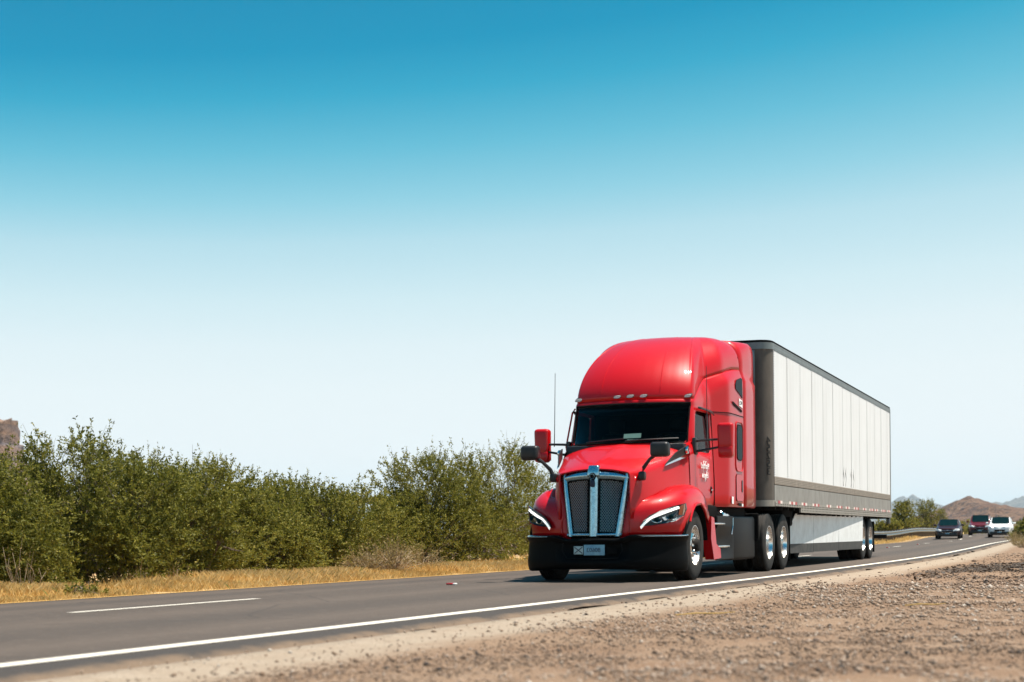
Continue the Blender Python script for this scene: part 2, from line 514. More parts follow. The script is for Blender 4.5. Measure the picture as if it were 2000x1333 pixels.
ry = np.unique(np.concatenate([np.arange(-60, 60, 0.4), np.arange(60, 150, 2), np.arange(150, 330, 6)]))
ro = np.array([-7.3, -6.5, -5.5, -4.5, -3.6, -3.3, -2.5, -1.75, -0.9, -0.2, 0.0, 0.08, 0.14, 0.2, 0.28, 0.36, 0.42, 0.46, 0.5])
def redge(O, Y):
    rag = (fbm(Y * 0.9, Y * 0 + 2, 5, 5) - 0.5) * 0.34
    rag2 = (fbm(Y * 0.7, Y * 0 + 9, 15, 5) - 0.5) * 0.12
    return O + np.where(O > 0.3, rag * np.clip((O - 0.25) / 0.2, 0, 1), 0) + np.where(O < -7.2, rag2, 0)
def zasph(O, Y):
    lip = np.where(O >= 0.36, -0.05 * np.clip((O - 0.36) / 0.14, 0, 1.3), 0)
    return zroad(O, Y) + lip
road = sweep("road", ro, ry, zasph, M_ASPHALT, edge=redge)
tag(road, "grey asphalt two lane road running past the truck", kind="structure")
line_y = np.unique(np.concatenate([np.arange(-40, 60, 0.5), np.arange(60, 150, 2), np.arange(150, 300, 8)]))
def strip(name, o0, o1, ys, material, label=None, dz=0.005):
    o = sweep(name, [o0, o1], ys, lambda O, Y: zroad(O, Y) + dz, material, parent=None)
    o.parent = road
    if label: o["label"] = label
    return o
strip("edge_line", -0.10, 0.05, line_y, M_WHITE_LINE, "solid white edge line along the gravel shoulder")
strip("edge_line", -7.16, -7.04, line_y, M_YELLOW_LINE, "faded yellow edge line along the dry grass")
for (a, b) in [(-22.2, -19.2), (-10.1, -7.0), (9.6, 12.6), (20.6, 23.6), (35.0, 38.2), (47.0, 50.6), (64.2, 67.6), (82.0, 85.5), (93, 96.5), (107, 110), (122, 125), (137, 140)]:
    strip("lane_dash", -3.66, -3.55, np.linspace(a, b, 5), M_WHITE_LINE)

M_MARK_RED = mat("reflector red", (0.45, 0.02, 0.02), 0.25)
M_MARK_WHITE = mat("reflector white", (0.75, 0.75, 0.72), 0.35)
for y, lab in ((-2.4, "small red and white raised road reflector ahead of the truck"), (43.1, "tiny raised road reflector on the lane line nearest behind the trailer"), (58.4, "tiny raised road reflector on the lane line farther behind the trailer")):
    x = float(xl(y)) - 3.45
    e = empty("road_reflector", (x, y, float(zroad(-3.45, y)) + 0.006))
    tag(e, lab, "reflector", "raised reflectors on the lane line")
    MB().bbox(-0.06, 0.035, -0.05, 0.05, 0, 0.022, 0.008).build("red_face", M_MARK_RED, e)
    MB().bbox(0.036, 0.075, -0.045, 0.045, 0, 0.02, 0.008).build("white_face", M_MARK_WHITE, e)

# --- distant hills and mountains
def hill_mat(name, c1, c2, c3, sc):
    def f(nt, b):
        tc = nt.nodes.new("ShaderNodeTexCoord").outputs["Object"]
        n1 = noise_node(nt, tc, sc, 8, 0.7); n2 = noise_node(nt, tc, sc * 6, 6, 0.7)
        c = mixc(nt, remap(nt, n1.outputs["Fac"], 0.42, 0.58), c1, c2)
        c = mixc(nt, remap(nt, n2.outputs["Fac"], 0.50, 0.60, 0, 0.9), c, c3)
        n3 = noise_node(nt, tc, sc * 1.7, 8, 0.75)
        c = mixc(nt, remap(nt, n3.outputs["Fac"], 0.56, 0.64, 0, 0.8), c, c3)
        bp = nt.nodes.new("ShaderNodeBump"); bp.inputs["Strength"].default_value = 1.0; bp.inputs["Distance"].default_value = 0.15 / sc
        nt.links.new(n2.outputs["Fac"], bp.inputs["Height"]); nt.links.new(bp.outputs[0], b.inputs["Normal"])
        nt.links.new(c, b.inputs["Base Color"]); b.inputs["Roughness"].default_value = 0.95
        b.inputs["Specular IOR Level"].default_value = 0.1
    return surf(name, f)
M_HILL = hill_mat("brown hill", (0.1558, 0.0861, 0.05904), (0.2214, 0.1353, 0.0902), (0.075, 0.058, 0.055), 0.02)
M_MTN = hill_mat("mountain rock", (0.17, 0.15, 0.14), (0.22, 0.19, 0.17), (0.12, 0.11, 0.11), 0.003)

def ray(px, py, D):
    """a point D metres down the optical axis behind pixel (px, py) of the 2000 px photograph; used to plan distances."""
    X, Y = px - 1000, py - 666.5 - 380.14
    c, s = math.cos(ROLL), math.sin(ROLL); X, Y = c * X - s * Y, s * X + c * Y
    x, z = X / 2996.03, -Y / 2996.03
    c, s = math.cos(YAW), math.sin(YAW)
    return np.array([CAM.x + D * (c * x - s), CAM.y + D * (s * x + c), CAM.z + D * z])

def ridge(name, D, crest, material, label, depth, seed, rough, ncol=160, nrow=26):
    """a mountain: crest line through bearings (px, py) at distance D, slopes falling to the plain on both sides."""
    px = np.linspace(crest[0][0], crest[-1][0], ncol)
    py = interp([c[0] for c in crest], [c[1] for c in crest])(px)
    pts = np.array([ray(a, b, D) for a, b in zip(px, py)])
    fwd = np.array([-math.sin(YAW), math.cos(YAW), 0])
    P = np.zeros((ncol, nrow * 2 - 1, 3))
    for j in range(nrow * 2 - 1):
        t = (j - (nrow - 1)) / (nrow - 1)          # -1 near foot, 0 crest, 1 far foot
        h = 1 - abs(t) ** 0.8
        u = np.linspace(0, 1, ncol)
        n = fbm(u * 22, np.full(ncol, t * 5 + 10), seed, 5) - 0.5
        P[:, j, :2] = pts[:, :2] + fwd[:2] * (t * depth)
        P[:, j, 2] = np.maximum((pts[:, 2]) * h * (1 + rough * n * min(1, 3 * abs(t)) ) + rough * 0.22 * (fbm(u * 60, np.full(ncol, t * 9), seed + 3, 4) - 0.5) * pts[:, 2].max(), -2)
    o = MB().grid(P, flip=True).build(name, material, None, smooth=True, angle=80)
    return tag(o, label, kind="structure")

ridge("hill", 1500, [(1690, 1032), (1740, 1022), (1790, 1014), (1840, 1000), (1858, 988), (1872, 979), (1884, 974), (1897, 973), (1912, 977), (1930, 984), (1955, 988), (1980, 994), (2010, 999), (2080, 1005), (2200, 1022)], M_HILL, "low brown rocky hill behind the cars", 380, 11, 0.5)
ridge("mountain", 9000, [(1500, 1030), (1600, 1012), (1700, 996), (1736, 987), (1752, 976), (1764, 972), (1772, 975), (1781, 968.5), (1792, 977), (1806, 990), (1830, 1006), (1870, 1024)], M_MTN, "faraway blue mountain with twin peaks behind the trailer", 2200, 21, 0.35)
ridge("mountain", 8500, [(1900, 1012), (1925, 1000), (1938, 984), (1946, 982), (1954, 988), (1966, 983), (1985, 976), (2000, 972), (2030, 962), (2080, 955), (2160, 970), (2260, 1010)], M_MTN, "faraway blue mountain at the right edge of the picture", 2200, 31, 0.35)

def butte_rock(nt, b):
    tc = nt.nodes.new("ShaderNodeTexCoord").outputs["Object"]
    mp = nt.nodes.new("ShaderNodeMapping"); mp.inputs["Scale"].default_value = (0.03, 0.03, 0.35)
    nt.links.new(tc, mp.inputs[0])
    n1 = noise_node(nt, mp.outputs[0], 1.0, 6, 0.6); n2 = noise_node(nt, tc, 0.35, 6, 0.7)
    c = mixc(nt, remap(nt, n1.outputs["Fac"], 0.4, 0.62), (0.11, 0.095, 0.105), (0.26, 0.165, 0.115))
    c = mixc(nt, remap(nt, n2.outputs["Fac"], 0.5, 0.66, 0, 0.8), c, (0.05, 0.043, 0.047))
    nt.links.new(c, b.inputs["Base Color"]); b.inputs["Roughness"].default_value = 0.95
    bp = nt.nodes.new("ShaderNodeBump"); bp.inputs["Strength"].default_value = 1.0; bp.inputs["Distance"].default_value = 1.5
    nt.links.new(n2.outputs["Fac"], bp.inputs["Height"]); nt.links.new(bp.outputs[0], b.inputs["Normal"])
M_BUTTE = surf("banded cliff rock", butte_rock)
def butte():
    D = 420.0
    top = ray(-40, 823, D); H = top[2]
    c = np.array([top[0], top[1]])
    right = ray(29, 830, D); rad = np.linalg.norm(right[:2] - top[:2])
    prof = [(1.0, 0.55), (0.985, 0.98), (0.90, 1.0), (0.80, 1.02), (0.785, 1.10), (0.70, 1.12), (0.60, 1.25), (0.595, 1.5), (0.50, 1.6), (0.42, 2.1), (0.25, 3.0), (0.12, 4.2), (-0.02, 6.0)]
    n = 90; P = []
    for k in range(n):
        a = 2 * math.pi * k / n
        row = []
        for i, (hz, r) in enumerate(prof):
            w = 1 + 0.62 * (fbm(np.array([math.cos(a) * 5 + 7]), np.array([math.sin(a) * 5 + i * 0.35]), 4, 4)[0] - 0.5) * (1 if i > 0 else 1)
            row.append((c[0] + math.cos(a) * rad * r * w, c[1] + math.sin(a) * rad * r * w, H * hz * (1 + 0.12 * (fbm(np.array([a * 4.0]), np.array([i * 1.3]), 14, 3)[0] - 0.5))))
        P.append(row)
    mb = MB().grid(np.array(P), closed=True)
    k = len(mb.v); mb.v.append((c[0], c[1], H * 1.004))
    m = len(prof); mb.f += [(i * m, k, ((i + 1) % n) * m) for i in range(n)]
    o = fixnormals(mb.build("rock_butte", M_BUTTE, None, True, 30))
    tag(o, "banded rocky butte rising behind the bushes at the left edge", kind="structure")
butte()
# ================================================================== MATERIALS FOR VEHICLES
def red_paint(nt, b):
    tc = nt.nodes.new("ShaderNodeTexCoord").outputs["Object"]
    n = noise_node(nt, tc, 3.0, 5, 0.65); g = noise_node(nt, tc, 90, 2, 0.6)
    c = mixc(nt, remap(nt, n.outputs["Fac"], 0.4, 0.75, 0, 0.12), (0.46, 0.0018, 0.005), (0.37, 0.010, 0.010))
    c = mixc(nt, remap(nt, g.outputs["Fac"], 0.72, 0.78, 0, 0.5), c, (0.42, 0.25, 0.2))
    nt.links.new(c, b.inputs["Base Color"])
    b.inputs["Roughness"].default_value = 0.42; b.inputs["Coat Weight"].default_value = 0.5; b.inputs["Specular IOR Level"].default_value = 0.15
    nt.links.new(remap(nt, n.outputs["Fac"], 0.35, 0.75, 0.02, 0.09), b.inputs["Coat Roughness"])
M_RED = surf("red truck paint", red_paint)
M_BLACK = mat("black plastic", (0.012, 0.012, 0.013), 0.42, noise=(5, 0.4, (0.03, 0.027, 0.024)))
M_MATTE = mat("matte black", (0.006, 0.006, 0.006), 0.9, spec=0.1)
M_GREY_FAIR = mat("dark grey fairing paint", (0.004, 0.005, 0.006), 0.48, spec=0.12, noise=(3, 0.5, (0.012, 0.011, 0.010)))
M_BUMPER = mat("black bumper", (0.0022, 0.0024, 0.0026), 0.5, spec=0.08, noise=(3, 0.5, (0.006, 0.0055, 0.005)))
M_FRAME = mat("grimy chassis steel", (0.01, 0.0095, 0.009), 0.8, spec=0.2, noise=(6, 0.5, (0.03, 0.024, 0.02)))
M_RUBBER = mat("tyre rubber", (0.016, 0.0155, 0.015), 0.78, spec=0.3, noise=(9, 0.6, (0.05, 0.043, 0.036)))
M_ALU = mat("polished aluminium wheel", (0.80, 0.79, 0.77), 0.16, metal=1.0, noise=(7, 0.35, (0.55, 0.50, 0.44)), rough_noise=0.3)
M_CHROME = mat("chrome", (0.75, 0.77, 0.78), 0.10, metal=1.0)
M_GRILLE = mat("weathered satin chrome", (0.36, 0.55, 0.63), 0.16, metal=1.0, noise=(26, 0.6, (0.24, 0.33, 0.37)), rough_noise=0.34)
M_MESHM = mat("steel mesh", (0.50, 0.46, 0.44), 0.3, metal=0.95)
M_WS = glass_mat("windshield glass", (0.42, 0.55, 0.53), 1.16)
M_SIDE = glass_mat("side glass", (0.30, 0.74, 0.78), 1.15)
M_DARKGLASS = mat("dark tinted glass", (0.003, 0.016, 0.020), 0.03, spec=0.1, ior=1.12)
M_CABIN = mat("black cab trim", (0.012, 0.012, 0.013), 0.8, spec=0.2)
M_LENS = glass_mat("headlight lens", (0.75, 0.86, 0.9), 1.35)
M_LAMPDARK = mat("headlight housing", (0.01, 0.02, 0.028), 0.25)
M_DRL = mat("daytime running light", (0.8, 0.8, 0.78), 0.3, emit=(1, 0.97, 0.9), estr=0.45)
M_AMBER = mat("amber lens", (0.22, 0.05, 0.015), 0.25)
M_CLEARLAMP = mat("clear marker lens", (0.62, 0.62, 0.60), 0.2, noise=(60, 0.6, (0.15, 0.15, 0.16)))
M_WHITEVINYL = mat("white vinyl", (0.82, 0.82, 0.82), 0.45)
M_DARKVINYL = mat("black vinyl", (0.01, 0.01, 0.01), 0.5)
M_PLATE = mat("licence plate", (0.24, 0.46, 0.55), 0.4, noise=(14, 0.6, (0.06, 0.18, 0.36)))
M_PLATE2 = mat("pale plate with a cross", (0.40, 0.56, 0.58), 0.4, noise=(20, 0.5, (0.45, 0.30, 0.2)))
M_NAVY = mat("navy print", (0.012, 0.02, 0.05), 0.5)
M_PAPER = mat("paper on dashboard", (0.7, 0.74, 0.7), 0.8)

# ================================================================== THE TRACTOR
TR = empty("semi_truck", (0, 0, 0))
tag(TR, "red long-nose semi truck with tall sleeper cab coming down the road", "truck")

# ---- cab shell: columns round the right half (centre of windshield -> rear of sleeper), rows up
def archz(y):
    s = np.clip((y - 1.0) / 2.25, 0, 1)
    return 2.74 + 0.64 * (1 - (1 - s) ** 2.0)

def col_xy(k, z):
    t = np.clip((z - 2.06) / 0.61, -0.05, 1.15)
    y0, yc = 0.34 + 0.33 * t, 0.68 + 0.21 * t
    ws = [0, 0.2, 0.4, 0.6, 0.8, 0.93, 1.0]
    if k < 7:
        f = ws[k]; return 0.909 * f, y0 + (yc - y0) * f ** 2.2
    lean = 0.035 * np.clip((z - 1.95) / 0.6, 0, 1.5)
    bulge = 0.02 * np.clip((1.95 - z) / 0.3, 0, 1)
    if k == 7: return 0.962 - lean * 0.4, yc + 0.045
    if k == 8: return 1.0 - lean + bulge, yc + 0.12
    if k == 9: return 1.008 - lean + bulge, (yc + 0.12) * 0.66 + 1.74 * 0.34
    if k == 10: return 1.012 - lean + bulge, (yc + 0.12) * 0.33 + 1.74 * 0.67
    if k == 11: return 1.015 - lean + bulge, 1.74
    if k == 12: return 1.02 - lean * 0.8 + bulge, 1.84
    if k == 13: return 1.03 - lean * 0.5 + bulge, 1.88
    if k == 14: return 1.185, 2.18
    if k == 15: return 1.205, 2.24
    if k == 16: return 1.21, 2.7
    if k == 17: return 1.21, 3.18
    if k == 18: return 1.21, 3.205
NC = 19
ROWZ = [1.10, 1.13, 1.5, 1.93, 2.06, 2.26, 2.46, 2.56]
def cab_pt(k, r):
    if r < 8:
        x, y = col_xy(k, ROWZ[r]); z = ROWZ[r]
        if r == 0: x -= 0.03
        return (x, y, z)
    x, y = col_xy(k, 2.67)
    za = float(archz(y)) if k >= 8 else 2.735
    blend = np.clip((y - 1.0) / 1.2, 0, 1) if k >= 8 else 0
    ze = 2.67 * (1 - blend) + (za - 0.17) * blend
    if r == 8: return (x, y, 2.62 + (ze - 2.62) * 0.35 if k >= 8 else 2.62)
    if r == 9: return (x, y, 2.62 + (ze - 2.62) * 0.75 if k >= 8 else 2.655)
    if r == 10: return (x, y, ze if k >= 8 else 2.67)
    if r == 11: return (x - 0.035 * blend, y, ze + (za - ze) * 0.45 if k >= 8 else 2.70)
    rear = np.clip((y - 2.4) / 0.7, 0, 1)
    return (x - (0.02 * min(1, x / 0.9) + 0.10 * blend * (1 - 0.55 * rear)), y + (0.02 if k < 8 else 0), za)
NR = 13
P = np.array([[cab_pt(k, r) for r in range(NR)] for k in range(NC)])
def is_ws(i, j): return i < 6 and 4 <= j < 10
def is_dw(i, j): return 8 <= i < 11 and 3 <= j < 7
def is_door(i, j): return 8 <= i < 12 and j < 7
def densify(P, u, v):
    """Catmull-Rom subdivision of a control grid"""
    def up(A, n):
        out = []
        for i in range(len(A) - 1):
            p0, p1, p2, p3 = A[max(i - 1, 0)], A[i], A[i + 1], A[min(i + 2, len(A) - 1)]
            for k in range(n):
                t = k / n
                d1, d2 = (p2 - p0) / 2, (p3 - p1) / 2
                out.append((2 * t ** 3 - 3 * t ** 2 + 1) * p1 + (t ** 3 - 2 * t ** 2 + t) * d1 + (-2 * t ** 3 + 3 * t ** 2) * p2 + (t ** 3 - t ** 2) * d2)
        out.append(A[-1]); return np.array(out)
    if u > 1: P = up(P, u)
    if v > 1: P = np.swapaxes(up(np.swapaxes(P, 0, 1), v), 0, 1)
    return P

def clean(o, dist=1e-4):
    bm = bmesh.new(); bm.from_mesh(o.data)
    bmesh.ops.remove_doubles(bm, verts=bm.verts[:], dist=dist)
    bmesh.ops.recalc_face_normals(bm, faces=bm.faces[:])
    loose = [v for v in bm.verts if not v.link_faces]
    bmesh.ops.delete(bm, geom=loose, context='VERTS')
    bm.to_mesh(o.data); bm.free(); return o

def thick(o, t, off=-1):
    md = o.modifiers.new("thickness", 'SOLIDIFY'); md.thickness = t; md.offset = off; return o
def subsurf(o, n=2):
    md = o.modifiers.new("subdivision", 'SUBSURF'); md.levels = n; md.render_levels = n; return o

mb = MB().grid(P, skip=lambda i, j: is_ws(i, j) or is_door(i, j), flip=True)
m2 = mb.mir(); mb.add(m2.v, m2.f)
cab = clean(mb.build("cab_body", M_RED, TR, angle=50)); subsurf(cab); thick(cab, 0.03)

# doors (with their glass) as parts of their own
for sgn in (1, -1):
    mb = MB().grid(P, skip=lambda i, j: not is_door(i, j) or is_dw(i, j), flip=True)
    # small gap all round
    if sgn < 0: mb = mb.mir()
    d = clean(mb.build("door", M_RED, TR, angle=50)); subsurf(d); thick(d, 0.03)
    g = MB().grid(P[:, :], skip=lambda i, j: not is_dw(i, j), flip=True)
    g.v = [(x - 0.012, y, z) for x, y, z in g.v]
    if sgn < 0: g = g.mir()
    w = clean(g.build("door_window", M_SIDE, d)); subsurf(w)
    # door shut lines: dark gaps in front of and behind the door
    fr = [cab_pt(8, r) for r in range(0, 4)]
    rr = [cab_pt(12, r) for r in range(0, 8)]
    for L in (fr, rr):
        MB().tube([(sgn * (x + 0.001), y, z) for x, y, z in L], 0.009, 6).build("shut_line", M_MATTE, d)
    # black rubber round the glass
    loop = [cab_pt(k, 3) for k in range(8, 12)] + [cab_pt(11, r) for r in range(4, 8)] + [cab_pt(k, 7) for k in range(10, 7, -1)] + [cab_pt(8, r) for r in range(6, 2, -1)]
    # handle with dark pocket
    MB().lathe([(0.0, 0.0), (0.004, 0.055), (-0.01, 0.06)], 20, 'X', (1.036, 1.66, 1.36)).build("handle_pocket", M_MATTE, d) if sgn > 0 else MB().lathe([(0.0, 0.0), (0.004, 0.055), (-0.01, 0.06)], 20, 'X', (1.036, 1.66, 1.36)).mir().build("handle_pocket", M_MATTE, d)
    hb = MB().bbox(1.045, 1.062, 1.59, 1.73, 1.345, 1.368, 0.008)
    (hb if sgn > 0 else hb.mir()).build("door_handle", M_CHROME, d)
    # smoked rain visor over the window
    vis = MB().grid(np.array([[(1.0 + 0.05 * math.sin(b * 2.6) * a, 1.0 + 0.85 * b, 2.60 - 0.012 * b + 0.02 * (1 - a) - 0.03 * a * b) for a in (0, .5, 1, 1.6)] for b in np.linspace(0, 1, 9)]))
    vs = (vis if sgn > 0 else vis.mir()).build("rain_visor", M_BLACK, TR); thick(vs, 0.012)
    # quarter post strip inside the window
    MB().bbox(*((0.985, 0.998) if sgn > 0 else (-0.998, -0.985)), 1.60, 1.64, 1.93, 2.55, 0.004).build("window_post", M_BLACK, d)

# windshield
g = MB().grid(P, skip=lambda i, j: not is_ws(i, j), flip=True)
m2 = g.mir(); g.add(m2.v, m2.f)
g.v = [(x * 0.999, y + 0.012, z) for x, y, z in g.v]
ws = clean(g.build("windshield", M_WS, TR)); subsurf(ws)
ring = [P[k, 4] for k in range(0, 7)] + [P[6, j] for j in range(5, 11)] + [P[k, 10] for k in range(5, -1, -1)]
def smooth_loop(L, n=5):
    return [tuple(p) for p in densify(np.array(L, float)[:, None, :], n, 1)[:, 0]]
right = smooth_loop(ring)
full = right + [(-x, y, z) for x, y, z in reversed(right)]
MB().tube([(x * 0.995, y - 0.004, z) for x, y, z in full], 0.016, 6).build("windshield_seal", M_MATTE, TR)
for k, (xa, xb) in enumerate(((0.05, 0.80), (-0.62, 0.02))):
    pts = []
    for f in np.linspace(0, 1, 8):
        x = xa + (xb - xa) * f; t = abs(x) / 0.909
        pts.append((x, 0.31 + 0.34 * t ** 2.2 + 0.02 * f, 2.085 + 0.035 * f))
    MB().tube(pts, 0.011, 6).build("wiper", M_BLACK, TR)
# things behind the glass
MB().bbox(-0.93, 0.93, 0.52, 0.98, 1.75, 2.05, 0.05).build("dashboard", M_CABIN, TR)
MB().bbox(-0.97, 0.97, 1.95, 2.0, 1.2, 2.72, 0.01).build("cab_rear_wall", M_CABIN, TR)
MB().bbox(-0.93, 0.93, 0.98, 1.95, 2.60, 2.68, 0.02).build("headliner", M_CABIN, TR)
MB().bbox(-0.97, 0.97, 0.6, 2.0, 1.16, 1.22, 0.01).build("cab_floor", M_CABIN, TR)
for sx in (-0.5, 0.5):
    st = MB().bbox(sx - 0.26, sx + 0.26, 1.25, 1.72, 1.45, 1.62, 0.06, 3); st.bbox(sx - 0.25, sx + 0.25, 1.62, 1.78, 1.5, 2.28, 0.06, 3); st.bbox(sx - 0.14, sx + 0.14, 1.64, 1.76, 2.30, 2.52, 0.05, 3)
    st.build("seat", M_CABIN, TR)
sw = MB().lathe([(0.0 + 0.018 * math.cos(a), 0.225 + 0.018 * math.sin(a)) for a in np.linspace(0, 2 * math.pi, 9)], 28, 'Y', (0.5, 0.98, 2.0))
sw.tube([(0.28, 0.98, 2.0), (0.72, 0.98, 2.0)], 0.014, 6)
sw.build("steering_wheel", M_CABIN, TR)
pp = MB().prism([(-0.02, 0.445, 2.13), (0.25, 0.455, 2.135), (0.25, 0.485, 2.205), (-0.02, 0.475, 2.20)], (0, 0.004, 0))
pp.build("dashboard_card", M_PAPER, TR)["label"] = "pale paper card behind the windshield"
MB().prism([(0.04, 0.43, 2.088), (0.21, 0.44, 2.092), (0.21, 0.455, 2.116), (0.04, 0.445, 2.112)], (0, 0.004, 0)).build("dashboard_slip", M_PAPER, TR)

# ---- roof fairing: dome from the windshield header and the side arch up to the crown
ZT = 3.93
base = [np.array(P[k, NR - 1]) for k in range(NC)]
NV = 22
XC = 0.80
def roof_col(bp, k):
    y = bp[1]
    n = 1.76 + 0.72 * np.clip((y - 1.0) / 2.2, 0, 1) ** 1.2 if k > 6 else 1.85 - 0.13 * (k / 6.0) ** 2
    f = min(k / 6.0, 1.0)
    tx = bp[0] * 0.50 if k <= 6 else 0.445 + 0.18 * np.clip((y - 1.3) / 1.8, 0, 1)
    T = np.array([tx, max(2.95, y), ZT - 0.03 * (tx / 0.78) ** 2])
    row = []
    for v in np.linspace(0, 1, NV):
        a = v * math.pi / 2
        h = 1 - math.cos(a) ** (2 / n) if v < 1 else 1.0
        row.append(bp + (T - bp) * np.array([h, h, math.sin(a) ** (2 / n)]))
    return row
kd = np.linspace(0, NC - 1, (NC - 1) * 3 + 1)
bd = np.stack([np.interp(kd, np.arange(NC), np.array(base)[:, c]) for c in range(3)], -1)
RP = np.array([roof_col(b, k) for b, k in zip(bd, kd)])
mb = MB().grid(RP, flip=True)
# flat crown between the shoulders
tops = [p for p in RP[:, -1] if p[1] >= 2.949]
crown = np.array([[(x, y, ZT - 0.03 * (x / 0.78) ** 2) for x in np.linspace(0, 0.625, 7)] for y in (2.951, 3.06, 3.2)])
mb.grid(crown)
m2 = mb.mir(); mb.add(m2.v, m2.f)
roof = clean(mb.build("roof_fairing", M_RED, TR, angle=60), 4e-3); thick(roof, 0.03)
# shallow ribs running up the roof
for kk in (8,):
    for s in (1, -1):
        L = [(s * p[0], p[1], p[2]) for p in RP[kk][1:20]]
        MB().tube([(x, y + 0.001, z - 0.004) for x, y, z in L], [0.001] + [0.009] * (len(L) - 2) + [0.001], 6).build("roof_rib", M_RED, TR)
# belt seam along the sleeper
for s in (1, -1):
    L = [cab_pt(k, 9) for k in range(12, 19)]
    MB().tube([(s * (p[0] + 0.002), p[1], 2.60) for p in [cab_pt(k, 7) for k in range(11, 19)]], 0.007, 6).build("body_seam", M_MATTE, TR)

# rear fairing / side extenders
low_sec = [np.array(p) for p in P[NC - 1][:NR - 1]]
def ext_sec(y, k):
    t = np.clip((y - 3.222) / 0.85, 0, 1)
    n, tx, zt = 2.48 + 2.6 * t, 0.625 + 0.30 * t, ZT - 0.03 * (0.625 / 0.78) ** 2 * (1 - t) + 0.005 * t
    out = [(p[0] - k, y, p[2]) for p in low_sec]
    bp = np.array(RP[-1][0]); bp[0] += 0.035 * t
    for v in np.linspace(0, 1, NV):
        a = v * math.pi / 2
        h = 1 - math.cos(a) ** (2 / n) if v < 1 else 1.0
        z = bp[2] + (zt - bp[2]) * math.sin(a) ** (2 / n)
        out.append((bp[0] + (tx - bp[0]) * h - k * (1 - h), y, z - k * 0.6 * h))
    for x in (0.66, 0.33, 0.0):
        out.append((tx * x, y, zt + (ZT + 0.005 * t - zt) * (1 - x * x) - k * 0.6))
    return out
EP = np.array([ext_sec(3.222, 0.004), ext_sec(3.5, 0.006), ext_sec(3.8, 0.010), ext_sec(4.1, 0.018), ext_sec(4.34, 0.045), ext_sec(4.38, 0.08), ext_sec(4.37, 0.11)])
mb = MB().grid(EP, flip=True); m2 = mb.mir(); mb.add(m2.v, m2.f)
ext = clean(mb.build("rear_fairing", M_RED, TR, angle=50)); thick(ext, 0.015)
MB().bbox(-1.13, 1.13, 3.18, 3.2, 1.2, 3.6, 0.01).build("sleeper_back_wall", M_MATTE, TR)

# ---- marker lamps over the windshield
for (x, ya, z) in ((-0.875, 0.865, 2.775), (-0.19, 0.70, 2.785), (0.02, 0.695, 2.787), (0.225, 0.705, 2.785), (0.875, 0.865, 2.775)):
    lm = MB()
    n = 10
    poly = [(x + 0.052 * math.copysign(abs(math.cos(a)) ** 0.6, math.cos(a)) + 0.012 * math.sin(a), ya - 0.02 + 0.03 * abs(x), z + 0.02 * math.copysign(abs(math.sin(a)) ** 0.7, math.sin(a))) for a in np.linspace(0, 2 * math.pi, n, endpoint=False)]
    lm.prism(poly, (0, 0.06, 0.02))
    b = fixnormals(lm.build("marker_lamp", M_CLEARLAMP, TR))
    rim = MB().prism([(x + (p[0] - x) * 1.18, p[1] + 0.012, z + (p[2] - z) * 1.3) for p in poly], (0, 0.05, 0.02))
    fixnormals(rim.build("lamp_base", M_BLACK, b))

# ---- hood
HY = [-1.06, -0.98, -0.85, -0.6, -0.3, 0.0, 0.3, 0.44]
zc = interp([-1.1, -0.98, -0.8, -0.4, 0.0, 0.3, 0.45], [1.60, 1.655, 1.715, 1.83, 1.94, 2.025, 2.055])
xe = interp([-1.1, -0.98, -0.85, -0.6, -0.3, 0.0, 0.3, 0.45], [0.50, 0.575, 0.64, 0.715, 0.79, 0.865, 0.95, 0.985])
ze = interp([-1.1, -0.98, -0.85, -0.4, 0.0, 0.45], [1.51, 1.53, 1.545, 1.64, 1.735, 1.845])
def hood_row(y):
    c, x1, z1 = float(zc(y)), float(xe(y)), float(ze(y))
    ox = float(interp([-1.1, -0.9, -0.4, 0.0, 0.45], [0.0, 0.02, 0.07, 0.07, 0.03])(y))
    return [(0, y, c + 0.006), (0.045, y, c + 0.012), (x1 * 0.11, y, c - 0.002), (x1 * 0.35, y, c - 0.008), (x1 * 0.62, y, c - (c - z1) * 0.22), (x1 * 0.86, y, c - (c - z1) * 0.52), (x1 * 0.965, y, z1 + 0.05), (x1, y, z1), (x1 + 0.006, y, z1 - 0.03), (x1 + ox * 0.5, y, z1 - 0.2), (x1 + ox, y, 1.20), (x1 + ox, y, 0.9)]
HP = densify(np.array([hood_row(y) for y in HY]), 4, 1)
mb = MB().grid(HP); m2 = mb.mir(); mb.add(m2.v, m2.f)
hood = clean(mb.build("hood", M_RED, TR, angle=40)); subsurf(hood, 1); thick(hood, 0.02)
